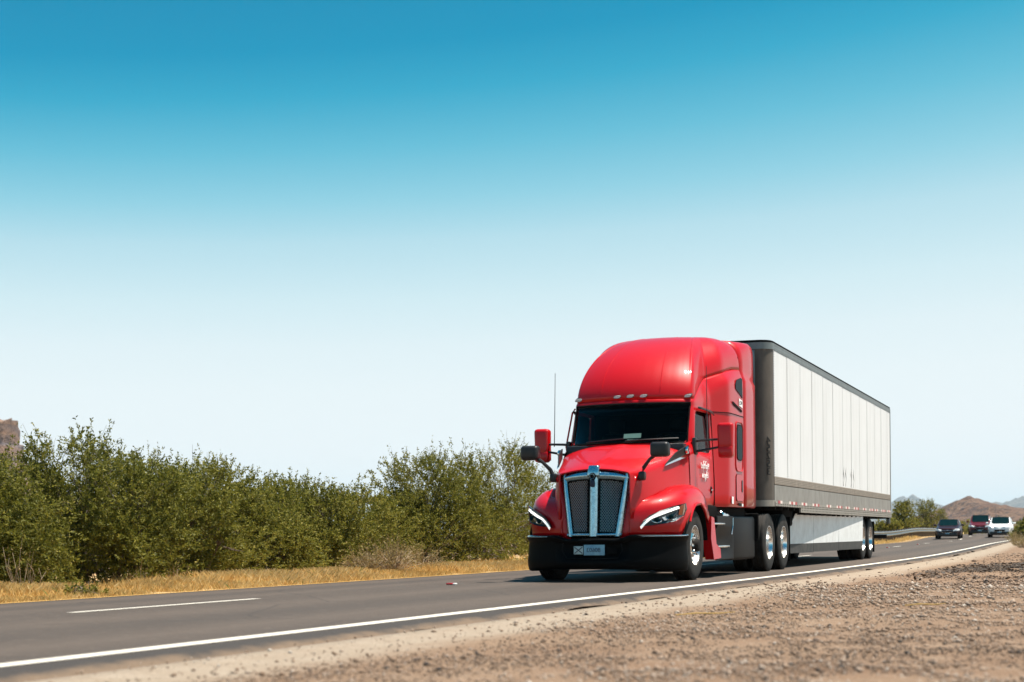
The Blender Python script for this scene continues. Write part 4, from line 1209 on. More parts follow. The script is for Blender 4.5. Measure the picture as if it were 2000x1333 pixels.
# ================================================================== THE TRAILER
def trailer_white(nt, b):
    tc = nt.nodes.new("ShaderNodeTexCoord").outputs["Object"]
    n = noise_node(nt, tc, 1.3, 6, 0.7)
    mp = nt.nodes.new("ShaderNodeMapping"); mp.inputs["Scale"].default_value = (1, 6, 0.25); nt.links.new(tc, mp.inputs[0])
    st = noise_node(nt, mp.outputs[0], 1.0, 5, 0.65)
    c = mixc(nt, remap(nt, n.outputs["Fac"], 0.4, 0.8, 0, 0.5), (0.72, 0.72, 0.7155), (0.594, 0.594, 0.585))
    c = mixc(nt, remap(nt, st.outputs["Fac"], 0.5, 0.75, 0, 0.45), c, (0.486, 0.468, 0.432))
    nt.links.new(c, b.inputs["Base Color"]); b.inputs["Roughness"].default_value = 0.38
M_TWHITE = surf("white trailer panel", trailer_white)
def dirty_alu(name, c1, c2, rough=0.45, metal=0.55):
    def f(nt, b):
        tc = nt.nodes.new("ShaderNodeTexCoord").outputs["Object"]
        mp = nt.nodes.new("ShaderNodeMapping"); mp.inputs["Scale"].default_value = (1, 1.5, 0.6); nt.links.new(tc, mp.inputs[0])
        n = noise_node(nt, mp.outputs[0], 3.0, 6, 0.7)
        c = mixc(nt, remap(nt, n.outputs["Fac"], 0.35, 0.7), c1, c2)
        nt.links.new(c, b.inputs["Base Color"]); b.inputs["Roughness"].default_value = rough; b.inputs["Metallic"].default_value = metal
    return surf(name, f)
M_RAIL_TOP = dirty_alu("grey top rail", (0.216, 0.243, 0.243), (0.144, 0.1665, 0.1665))
M_BAND = dirty_alu("dusty logistics band", (0.324, 0.279, 0.2295), (0.234, 0.198, 0.162), 0.6, 0.2)
M_SCUFF = dirty_alu("dirty scuff band", (0.297, 0.2835, 0.2565), (0.189, 0.1755, 0.153), 0.5, 0.3)
M_BOTRAIL = dirty_alu("aluminium bottom rail", (0.36, 0.333, 0.288), (0.243, 0.2205, 0.189), 0.5, 0.4)
M_FRONT_SHADE = dirty_alu("trailer front skin with cab shade", (0.13, 0.108, 0.088), (0.08, 0.068, 0.057), 0.55, 0.2)  # mottled skin, base darkened: the shade behind the cab is in the colour
M_SKIRT = mat("white skirt panel", (0.74, 0.76, 0.76), 0.5, noise=(4, 0.7, (0.55, 0.55, 0.54)))
M_SKIRTRUB = mat("grey rubber flap", (0.035, 0.035, 0.034), 0.7, noise=(6, 0.6, (0.09, 0.08, 0.07)))
M_HOLE = mat("dark hole", (0.02, 0.018, 0.016), 0.9)
M_TAPE_R = mat("red tape", (0.40, 0.03, 0.03), 0.4)
M_TAPE_W = mat("white tape", (0.72, 0.62, 0.56), 0.4)

TL = empty("semi_trailer", (0, 5.03, 0))
tag(TL, "long white box trailer coupled behind the red truck", "trailer")
LEN, XW, RAD = 16.15, 1.30, 0.24
Z0, Z1 = 1.16, 4.09
def outline(inset=0.0):
    """plan of the right half front: from centre of nose round the corner to the side"""
    pts = [(0, 0)] + [(XW - RAD + RAD * math.sin(a), RAD - RAD * math.cos(a)) for a in np.linspace(0, math.pi / 2, 9)]
    return [(x - inset * (x > 0.5), y + inset) for x, y in pts]
def band(name, z0, z1, material, inset, ylen, parent=TL, side_only=False):
    mb = MB()
    pl_ = outline(inset) + [(XW - inset, y) for y in np.linspace(RAD + 0.5, ylen, 12)]
    Pg = np.array([[(x, y, z0), (x, y, z1)] for x, y in pl_])
    mb.grid(Pg); m2 = mb.mir(); mb.add(m2.v, m2.f)
    return clean(mb.build(name, material, parent, angle=40))
# nose skin between the rails, body core, roof, rear doors
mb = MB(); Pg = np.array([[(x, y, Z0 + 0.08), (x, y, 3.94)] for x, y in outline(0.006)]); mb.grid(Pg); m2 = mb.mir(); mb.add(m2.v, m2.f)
clean(mb.build("nose_skin", M_FRONT_SHADE, TL, angle=40))
MB().box(-XW + 0.02, XW - 0.02, RAD, LEN - 0.02, Z0 + 0.02, Z1 - 0.03).build("box_core", M_FRONT_SHADE, TL, smooth=False)
top = MB(); pl_ = outline(0.0) + [(XW, LEN)]
Pg = np.array([[(x, y, Z1 - 0.035), (x, y, Z1 + 0.0), (x - 0.03 * (x > 0.5), y + 0.03, Z1 + 0.012), (0, max(y, 0.03), Z1 + 0.02)] for x, y in pl_])
top.grid(Pg); m2 = top.mir(); top.add(m2.v, m2.f)
clean(top.build("roof_edge", M_MATTE, TL, angle=30), 1e-3)
band("top_rail", 3.935, Z1 - 0.036, M_RAIL_TOP, -0.006, LEN)
NOSE_STRIP = [(-1.02, -0.93), (0.93, 1.02)]
for a, b in NOSE_STRIP:
    MB().bbox(a, b, -0.02, 0.004, Z0 + 0.1, 3.92, 0.006).build("nose_post", M_RAIL_TOP, TL)
# white side panels: thirteen a side, each lapped under the next
seams = [0.26] + [s - 5.03 for s in (6.507, 7.80, 9.08, 10.36, 11.64, 12.92, 14.20, 15.475, 16.75, 18.03, 19.31, 20.50)] + [LEN - 0.06]
pan = None
for s in (1, -1):
    for k in range(len(seams) - 1):
        y0, y1 = seams[k] + 0.004, seams[k + 1] - 0.004
        x0, x1 = sorted((s * (XW - 0.018), s * (XW + 0.0 + 0.002 * (k % 2))))
        MB().box(x0, x1, y0, y1, 1.69, 3.932).build("side_panel", M_TWHITE, TL, smooth=False)
# rivet rows down every seam (too small to pick apart)
def rivets(name, pts, nrm, r, material):
    ang = np.arange(6) * math.pi / 3
    nrm = np.array(nrm, float); a = np.array((0, 1.0, 0)); b = np.array((0, 0, 1.0))
    pts = np.array(pts, float)
    ringv = pts[:, None, :] + (np.cos(ang)[None, :, None] * a + np.sin(ang)[None, :, None] * b) * r
    top_ = pts + nrm * r * 0.6
    V = np.concatenate([ringv, top_[:, None, :]], 1).reshape(-1, 3)
    F = np.array([[(7 * i + k, 7 * i + (k + 1) % 6, 7 * i + 6) for k in range(6)] for i in range(len(pts))]).reshape(-1, 3)
    o = indexed(name, V, F, material, TL); o["kind"] = "stuff"; return o
M_RIVET = mat("grey rivet", (0.22, 0.22, 0.22), 0.5, metal=0.3)
for s in (1, -1):
    if s > 0:
        pts = [(s * (XW + 0.0035), y + d, z) for y in seams[:-1] for d in (0.02,) for z in np.arange(1.72, 3.92, 0.042)]
        rivets("seam_rivets", pts, (s, 0, 0), 0.0125, M_RIVET)
        pts = [(s * (XW + 0.0065), y, z) for y in np.arange(0.3, LEN - 0.1, 0.075) for z in (3.965, 4.03)]
        rivets("rail_rivets", pts, (s, 0, 0), 0.010, M_RIVET)
        pts = [(s * (XW + 0.0085), y, z) for y in np.arange(0.3, LEN - 0.1, 0.10) for z in (1.565, 1.595, 1.625, 1.655)]
        rivets("band_slots", pts, (s, 0, 0), 0.010, M_HOLE)
        pts = [(s * (XW + 0.0185), y, z) for y in np.arange(0.3, LEN - 0.1, 0.17) for z in (1.195, 1.155)]
        pts += [(s * (XW + 0.0185), y + 0.06, 1.105) for y in np.arange(2.8, LEN - 0.1, 0.17)]
        rivets("rail_holes", pts, (s, 0, 0), 0.016, M_HOLE)
for s in (1, -1):
    def sb(name, z0, z1, out, m, y0=0.25, y1=LEN - 0.02):
        MB().bbox(*sorted((s * (XW - 0.02), s * (XW + out))), y0, y1, z0, z1, 0.004, 1).build(name, m, TL)
    sb("logistics_band", 1.545, 1.688, 0.008, M_BAND)
    sb("scuff_band", 1.245, 1.535, 0.004, M_SCUFF)
    sb("band_groove", 1.536, 1.544, 0.0, M_HOLE)
    sb("bottom_rail", Z0 - 0.005, 1.243, 0.018, M_BOTRAIL)
    sb("deep_rail", 1.065, Z0 - 0.006, 0.018, M_BOTRAIL, 2.70, LEN - 0.02)
    # reflective tape
    yt = [0.58, 1.80, 3.05, 4.24, 5.9, 7.2, 8.45, 9.65, 11.1, 12.2, 13.2, 14.4, 15.6]
    for k, y in enumerate(yt):
        for j in range(3 if k % 2 == 0 else 4):
            y0 = y + j * 0.20 - 0.3
            if y0 > LEN - 0.25 or y0 < 0.28: continue
            MB().box(*sorted((s * (XW + 0.0195), s * (XW + 0.0215))), y0, y0 + 0.19, 1.205, 1.26).build("reflective_tape", M_TAPE_R if (j % 2) else M_TAPE_W, TL, smooth=False)
    # rear corner post, bumper guard
    MB().bbox(*sorted((s * (XW - 0.10), s * (XW + 0.012))), LEN - 0.055, LEN + 0.02, 1.07, Z1 - 0.05, 0.01).build("rear_post", M_RAIL_TOP, TL)
# nose rail at the bottom, with unit number
mb = MB(); Pg = np.array([[(x, y, Z0 - 0.01), (x, y, Z0 + 0.10)] for x, y in outline(-0.008)]); mb.grid(Pg); m2 = mb.mir(); mb.add(m2.v, m2.f)
clean(mb.build("nose_rail", M_BOTRAIL, TL, angle=40))
a = R(47); cxn, cyn = XW - RAD, RAD
off = (cxn + (RAD + 0.003) * math.sin(a), cyn - (RAD + 0.003) * math.cos(a))
UN = empty("unit_number", (0, 0, 0)); UN.parent = TL
for k, ch in enumerate("45253"):
    text("digit", ch, 0.185, (off[0], off[1], 2.31 - k * 0.137), (-math.cos(a), -math.sin(a), 0), (0, 0, 1), M_DARKVINYL, UN, extrude=0.004)
# dark scrapes on two panels
def scrape(y, z0, h, lean):
    MB().tube([(XW + 0.006, y, z0), (XW + 0.006, y + lean, z0 + h * 0.4), (XW + 0.006, y + lean * 0.2, z0 + h * 0.7), (XW + 0.006, y + lean * 0.9, z0 + h)], [0.006, 0.003, 0.007, 0.002], 5).build("scrape_mark", M_RIVET, TL)
for y in (7.95, 8.25, 9.05, 9.4): scrape(y, 1.72, 0.42, 0.13)
# skirt: front edge tucked in, rear end flush with the side
def skx(y): return 1.09 + (1.285 - 1.09) * np.clip((y - 2.4) / 8.6, 0, 1)
for s in (1, -1):
    for (ya, yb, front) in ((2.55, 5.03, True), (5.05, 7.87, False), (7.89, 11.05, False)):
        def q(y, z): return (s * (float(skx(y)) - 0.02 * (1.06 - z)), y, z)
        poly = [q(ya + (0.75 if front else 0), 1.055), q(yb, 1.055), q(yb, 0.46), q(ya - (0.15 if front else 0), 0.46)] if not front else [q(3.25, 1.055), q(yb, 1.055), q(yb, 0.46), q(2.42, 0.46), q(2.75, 0.8)]
        fixnormals(MB().prism(poly, (-s * 0.012, 0, 0)).build("skirt_panel", M_SKIRT, TL, smooth=False))
        poly = [q(2.42 if front else ya, 0.459), q(yb, 0.459), q(yb - (0.15 if yb > 11 else 0), 0.27), q(2.5 if front else ya, 0.28)]
        poly = [(x + s * 0.004, y, z) for x, y, z in poly]
        fixnormals(MB().prism(poly, (-s * 0.01, 0, 0)).build("skirt_flap", M_SKIRTRUB, TL, smooth=False))
    MB().bbox(*sorted((s * 0.72, s * 1.12)), 1.9, 2.9, 0.80, 1.12, 0.05).build("landing_gear_box", M_MATTE, TL)
    MB().bbox(*sorted((s * 0.80, s * 0.95)), 2.55, 2.72, 0.32, 1.1, 0.02).build("landing_leg", M_FRAME, TL)
    MB().bbox(*sorted((s * 0.60, s * 1.2)), 13.62, 13.64, 0.16, 0.95, 0.005).build("mud_flap", M_MATTE, TL)
    MB().bbox(*sorted((s * 0.42, s * 0.55)), 10.6, 15.9, 0.72, 1.06, 0.01).build("slider_rail", M_FRAME, TL)
    MB().bbox(*sorted((s * 0.50, s * 0.58)), 16.0, 16.1, 0.52, 1.06, 0.01).build("bumper_upright", M_FRAME, TL)
    MB().bbox(*sorted((s * 1.2, s * 1.29)), 16.02, 16.14, 0.90, 1.06, 0.01).build("corner_foot", M_RAIL_TOP, TL)
for y in np.arange(0.4, 16.1, 0.6):
    MB().box(-1.28, 1.28, y, y + 0.06, 1.03 if y > 2.8 else 1.10, 1.15).build("cross_member", M_FRAME, TL, smooth=False)
MB().bbox(-1.2, 1.2, 16.02, 16.12, 0.50, 0.60, 0.01).build("rear_bumper_bar", M_FRAME, TL)
for y in (11.49, 12.74):
    MB().tube([(-0.95, y, 0.51), (0.95, y, 0.51)], 0.065, 8).build("trailer_axle", M_FRAME, TL)
    for x, rz in ((1.10, 0), (-1.10, math.pi)):
        w = copy_tree(W2, TL); w.location = (x, y, 0.51); w.rotation_euler = (y, 0, rz)

# ================================================================== GUARDRAIL
M_GALV = mat("galvanised steel", (0.25, 0.28, 0.29), 0.42, metal=0.75, noise=(3, 0.5, (0.24, 0.26, 0.26)))
M_POST = mat("weathered timber post", (0.10, 0.075, 0.055), 0.9, noise=(6, 0.5, (0.05, 0.04, 0.03)))
GR = empty("guardrail", (float(xl(60)) - 8.2, 60, -0.1))
tag(GR, "galvanised steel guardrail on dark posts along the left side of the far road", "guardrail")
gys = np.arange(52, 175, 2.0)
w_prof = [(-0.02, 0.0), (0.035, 0.03), (0.04, 0.07), (-0.03, 0.12), (-0.04, 0.155), (-0.03, 0.19), (0.04, 0.24), (0.035, 0.28), (-0.02, 0.31)]
def grail(y): return float(xl(y)) - 8.15, float(zy(y)) - 0.1
gx0, gy0 = GR.location.x, GR.location.y
mb = MB().grid(np.array([[(grail(y)[0] + d - gx0, y - gy0, grail(y)[1] + 0.45 + z + 0.1) for d, z in w_prof] for y in gys]))
thick(mb.build("rail_beam", M_GALV, GR, angle=50), 0.006)
post = MB().bbox(-0.1, 0.1, -0.08, 0.08, -0.1, 0.84, 0.012)
po = post.build("post", M_POST, GR)
for k, y in enumerate(gys):
    o = po if k == 0 else po.copy()
    if k: C.objects.link(o)
    o.parent = GR; x, z = grail(y); o.location = (x - 0.16 - gx0, y - gy0, z + 0.1)
# ================================================================== THE CARS
def car_paint(name, col, rough=0.35):
    return mat(name, col, rough, coat=0.35, spec=0.3, noise=(2, 0.15, tuple(min(1, c * 1.3 + 0.01) for c in col)))
M_CARWHITE = car_paint("white car paint", (0.78, 0.80, 0.80))
M_CARRED = car_paint("maroon car paint", (0.022, 0.002, 0.004))
M_SUVRED = car_paint("crimson car paint", (0.10, 0.004, 0.010))
M_CARLAMP = mat("car headlamp", (0.72, 0.75, 0.76), 0.10, spec=0.9, noise=(14, 0.5, (0.22, 0.24, 0.25)))
M_CARTYRE = mat("car tyre", (0.015, 0.015, 0.015), 0.8)
M_CARRIM = mat("car alloy wheel", (0.6, 0.6, 0.6), 0.3, metal=0.9)
def car_wheel(r):
    w = empty("wheel", (0, 0, 0))
    MB().lathe([(-0.09, r * 0.62), (-0.105, r * 0.75), (-0.1, r * 0.93), (-0.075, r), (0.075, r), (0.1, r * 0.93), (0.105, r * 0.75), (0.09, r * 0.62)], 28, 'X').build("tyre", M_CARTYRE, w)
    n = 30
    MB().lathe([(0.095, r * 0.66), (0.1, r * 0.62), (0.06, r * 0.58), (0.07, r * 0.3), (0.085, r * 0.12), (0.085, 0)], n, 'X', skip=lambda i, j: j == 2 and i % 6 in (0, 1, 2)).build("rim", M_CARRIM, w)
    MB().lathe([(0.02, 0), (0.02, r * 0.62)], 20, 'X').build("brake_disc", M_MATTE, w)
    return w

def car(name, label, loc, rz, paint, L=4.5, Wd=1.80, H=1.47, hood=0.98, nose=0.72, rails=False, dark_bumper=True, tyre=0.33, ws0=-0.95, ws1=-0.25, roof1=1.2, tail=1.95, gril='wide'):
    c = empty(name, loc, rz); tag(c, label, "car", "cars following the truck")
    hl, w = L / 2, Wd / 2
    belt = hood + 0.02
    ys = [-hl, -hl + 0.08, -hl + 0.25, -hl + 0.55, ws0 - 0.35, ws0, (ws0 + ws1) / 2, ws1, ws1 + 0.35, roof1 - 0.3, roof1, tail - 0.25, tail, hl - 0.05, hl]
    rows = []
    for y in ys:
        t = (y + hl) / L
        ww = w * (1 - 0.20 * np.clip((-hl + 0.6 - y) / 0.6, 0, 1) ** 2 - 0.12 * np.clip((y - hl + 0.5) / 0.5, 0, 1) ** 2)
        if y <= ws0:                                   # bonnet
            f = (y + hl) / (ws0 + hl)
            zt = nose + (hood - nose) * f ** 0.55
            zb = min(belt, zt - 0.03)
            top_w, z_top = ww * 0.86, zt
        elif y < ws1:
            f = (y - ws0) / (ws1 - ws0)
            zb = belt; z_top = hood + (H - 0.03 - hood) * f; top_w = ww * (0.86 - 0.10 * f)
        elif y <= roof1:
            zb = belt + 0.03; z_top = H - 0.03 - 0.03 * np.clip((y - roof1 + 0.4) / 0.4, 0, 1); top_w = ww * 0.76
        elif y < tail:
            f = (y - roof1) / (tail - roof1)
            zb = belt + 0.04; z_top = H - 0.06 + (belt + 0.08 - H + 0.06) * f; top_w = ww * (0.76 + 0.06 * f)
        else:
            zb = belt; z_top = belt + 0.08; top_w = ww * 0.82
        crown = 0.035
        rows.append([(ww * 0.93, y, 0.22), (ww * 0.985, y, 0.30), (ww, y, 0.50), (ww * 0.99, y, min(0.72, zb - 0.05)), (ww * 0.95, y, zb), (top_w, y, z_top - 0.01), (top_w * 0.9, y, z_top + crown * 0.5), (top_w * 0.5, y, z_top + crown), (0, y, z_top + crown * 1.1)])
    Pc = np.array(rows)
    i_ws0, i_ws1, i_rf, i_tail = ys.index(ws0), ys.index(ws1), ys.index(roof1), ys.index(tail)
    isw = lambda i, j: i_ws0 <= i < i_ws1 and j >= 6
    iss = lambda i, j: i_ws0 + 1 <= i < i_tail - 1 and j == 4 and i != i_ws1 + 1
    isr = lambda i, j: i_rf <= i < i_tail and j >= 6
    mb = MB().grid(Pc, skip=lambda i, j: isw(i, j) or iss(i, j) or isr(i, j), flip=True)
    # nose and tail caps
    k = len(mb.v); nrow = len(rows[0])
    mb.f.append(tuple(range(nrow)) )
    m2 = mb.mir(); mb.add(m2.v, m2.f)
    b = clean(mb.build("body", paint, c, angle=40)); subsurf(b, 1)
    def glass(nm, sel, mirror, material=M_DARKGLASS, parent=None):
        g = MB().grid(Pc, skip=lambda i, j: not sel(i, j), flip=True)
        if mirror: m3 = g.mir(); g.add(m3.v, m3.f)
        o = clean(g.build(nm, material, parent or c)); return o
    glass("windshield", isw, True); glass("rear_window", isr, True)
    o = glass("side_window", iss, False); gm = MB().grid(Pc, skip=lambda i, j: not iss(i, j), flip=True).mir(); clean(gm.build("side_window", M_DARKGLASS, c))
    # underbody and front fascia
    MB().bbox(-w * 0.9, w * 0.9, -hl + 0.12, hl - 0.1, 0.17, 0.62, 0.05).build("underbody", M_MATTE, c)
    fy = -hl
    if dark_bumper:
        MB().bbox(-w * 0.80, w * 0.80, fy - 0.035, fy + 0.25, 0.19, 0.44, 0.05).build("lower_bumper", M_BLACK, c)  # lower bumper; its black also stands in for shade on the lower nose
    gz = (0.46, 0.60) if gril == 'wide' else (0.50, 0.66)
    gw = 0.50 if gril == 'wide' else 0.36
    gp = [(-gw * w, fy - 0.012, gz[1] - 0.02), (-gw * w * 0.6, fy - 0.012, gz[1]), (gw * w * 0.6, fy - 0.012, gz[1]), (gw * w, fy - 0.012, gz[1] - 0.02), (gw * w * 0.8, fy - 0.012, gz[0]), (-gw * w * 0.8, fy - 0.012, gz[0])]
    gr = fixnormals(MB().prism(gp, (0, 0.05, 0)).build("grille", M_MATTE, c, smooth=False))
    MB().tube([gp[5], gp[0], gp[1], gp[2], gp[3], gp[4], gp[5]], 0.012, 5).build("grille_trim", M_CHROME, gr)
    MB().bbox(-0.05, 0.05, fy - 0.025, fy, (gz[1] + 0.0), gz[1] + 0.05, 0.015).build("badge", M_CHROME, c)
    for s in (1, -1):
        rows_h = []
        for t in np.linspace(0, 1, 9):
            if t < 0.4:
                f = t / 0.4; x_, y_ = w * (0.46 + 0.32 * f), fy - 0.022
            else:
                f = (t - 0.4) / 0.6; y_ = fy - 0.02 + 0.50 * f
                x_ = w * (1 - 0.20 * np.clip((-hl + 0.6 - y_) / 0.6, 0, 1) ** 2) + 0.012 - 0.02 * (1 - f)
            zl = nose - 0.17 + 0.09 * t; zh = zl + 0.10 + 0.06 * math.sin(math.pi * min(1, t * 1.1)) - 0.10 * max(0, t - 0.75) / 0.25
            rows_h.append([(s * x_ * 0.96, y_ + 0.05, zl), (s * x_, y_, zl + 0.005), (s * x_, y_ + 0.01, (zl + zh) / 2), (s * x_ * 0.99, y_ + 0.035, zh), (s * x_ * 0.95, y_ + 0.07, zh)])
        fixnormals(MB().grid(np.array(rows_h)).build("headlamp", M_CARLAMP, c, angle=60))
        MB().lathe([(-0.01, 0), (-0.01, 0.045), (0.03, 0.055)], 12, 'Y', (s * w * 0.72, fy + 0.03, 0.36)).build("fog_lamp", M_CARLAMP, c)
        mm = MB().bbox(-0.10, 0.10, -0.06, 0.07, -0.075, 0.075, 0.05, 3); mm.build("door_mirror", paint, c, loc=(s * (w + 0.12), ws0 + 0.45, belt + 0.06))
        MB().tube([(s * w * 0.93, ws0 + 0.47, belt), (s * (w + 0.06), ws0 + 0.46, belt + 0.03)], 0.025, 6).build("mirror_stem", M_BLACK, c)
        if rails:
            MB().tube([(s * w * 0.66, ws1 + 0.2, H - 0.02), (s * w * 0.66, ws1 + 0.35, H + 0.06), (s * w * 0.66, roof1 - 0.1, H + 0.06), (s * w * 0.66, roof1, H - 0.02)], 0.022, 6).build("roof_rail", M_BLACK, c)
    MB().bbox(-0.15, 0.15, fy - 0.045, fy - 0.037, 0.36, 0.44, 0.004).build("number_plate", M_PLATE, c)
    wh = car_wheel(tyre); wh.parent = c
    for i, (sx, yy) in enumerate(((1, -hl + 0.85), (1, hl - 0.95), (-1, -hl + 0.85), (-1, hl - 0.95))):
        q_ = wh if i == 0 else copy_tree(wh, c)
        q_.location = (sx * (w - 0.10), yy, tyre); q_.rotation_euler = (0.3 * i, 0, 0 if sx > 0 else math.pi)
        # dark arch
        ar = MB().lathe([(0.0, tyre + 0.05), (0.012, tyre + 0.05), (0.012, 0.0)], 24, 'X', (0, 0, 0))
        a_ = (ar if sx > 0 else ar.mir()).build("wheel_arch", M_MATTE, c, loc=(sx * (w * 0.992), yy, tyre + 0.01))
    return c
def heading(y): return -math.atan(float(xl(y + 1) - xl(y - 1)) / 2.0)
def lane(o, y): return (float(xl(y)) + o, y, float(zroad(o, y)) + 0.002)
def car_at(px, y, o):
    lo, hi = 40.0, 300.0
    for _ in range(50):
        m = (lo + hi) / 2
        if ray(px, 1046, m)[1] < y: lo = m
        else: hi = m
    p = ray(px, 1046, lo); oo = p[0] - float(xl(y))
    return (float(p[0]), y, float(zroad(oo, y)) + 0.004)
car("sedan", "dark maroon sedan in the left lane nearest the guardrail", car_at(1854, 99, -5.4), heading(99), M_CARRED, L=4.4, Wd=1.80, H=1.47, hood=0.95)
car("suv", "red sport utility vehicle with roof rails between the other two cars", car_at(1916, 117, -3.5), heading(117), M_SUVRED, L=4.7, Wd=1.92, H=1.74, hood=1.10, nose=0.85, rails=True, tyre=0.37, ws0=-0.85, ws1=-0.3, roof1=1.75, tail=2.2, gril='small')
car("hatchback", "white hatchback nearest the right edge line", car_at(1955, 102, -1.7), heading(102) - 0.02, M_CARWHITE, L=4.0, Wd=1.76, H=1.56, hood=1.0, nose=0.80, ws0=-0.75, ws1=-0.05, roof1=1.35, tail=1.85)
# ================================================================== VEGETATION
def leaf_mat(name, stops, trans=0.35):
    m = bpy.data.materials.new(name); m.use_nodes = True
    nt = m.node_tree; nt.nodes.clear()
    o = nt.nodes.new("ShaderNodeOutputMaterial")
    a = attr_node(nt, "var")
    r = ramp(nt, stops); nt.links.new(a.outputs["Fac"], r.inputs[0])
    d = nt.nodes.new("ShaderNodeBsdfPrincipled"); d.inputs["Roughness"].default_value = 0.6; d.inputs["Specular IOR Level"].default_value = 0.25
    t = nt.nodes.new("ShaderNodeBsdfTranslucent")
    mx = nt.nodes.new("ShaderNodeMixShader"); mx.inputs[0].default_value = trans
    nt.links.new(r.outputs[0], d.inputs["Base Color"]); nt.links.new(r.outputs[0], t.inputs[0])
    nt.links.new(d.outputs[0], mx.inputs[1]); nt.links.new(t.outputs[0], mx.inputs[2]); nt.links.new(mx.outputs[0], o.inputs[0])
    return m
M_LEAF = leaf_mat("mesquite leaf", [(0.0, (0.058, 0.066, 0.010)), (0.45, (0.160, 0.158, 0.022)), (0.8, (0.31, 0.275, 0.05)), (1.0, (0.40, 0.32, 0.08))], 0.42)
M_LEAFDRY = leaf_mat("dry shrub leaf", [(0.0, (0.16, 0.12, 0.045)), (0.5, (0.30, 0.22, 0.09)), (1.0, (0.46, 0.34, 0.16))])
M_STRAW = leaf_mat("dry grass", [(0.0, (0.42, 0.25, 0.08)), (0.5, (0.70, 0.48, 0.18)), (0.85, (0.80, 0.62, 0.32)), (1.0, (0.24, 0.24, 0.07))], 0.4)
M_BARK = mat("grey brown bark", (0.15, 0.115, 0.085), 0.9, noise=(12, 0.6, (0.08, 0.06, 0.045)))
M_DRYTWIG = mat("bleached twig", (0.36, 0.27, 0.18), 0.9)

def unit(v): return v / np.maximum(np.linalg.norm(v, axis=-1, keepdims=True), 1e-9)

def leaves_on(base, dirs, length, n, ll, lw, r):
    """n leaves along each twig: base (k,3), dirs (k,3), length (k,)"""
    k = len(base)
    t = r.uniform(0.05, 1, (k, n, 1))
    bend = r.normal(0, 0.18, (k, 1, 3))
    p = base[:, None] + dirs[:, None] * (t * length[:, None, None]) + bend * t * t * length[:, None, None]
    d = unit(dirs[:, None] * 0.55 + r.normal(0, 0.75, (k, n, 3)))
    side = unit(np.cross(d, r.normal(0, 1, (k, n, 3))))
    L = ll * r.uniform(0.6, 1.3, (k, n, 1)); Wd = lw * r.uniform(0.7, 1.3, (k, n, 1))
    a = p; b = p + d * L * 0.5 + side * Wd; c = p + d * L; e = p + d * L * 0.5 - side * Wd
    return np.stack([a, b, c, e], 2).reshape(-1, 4, 3)

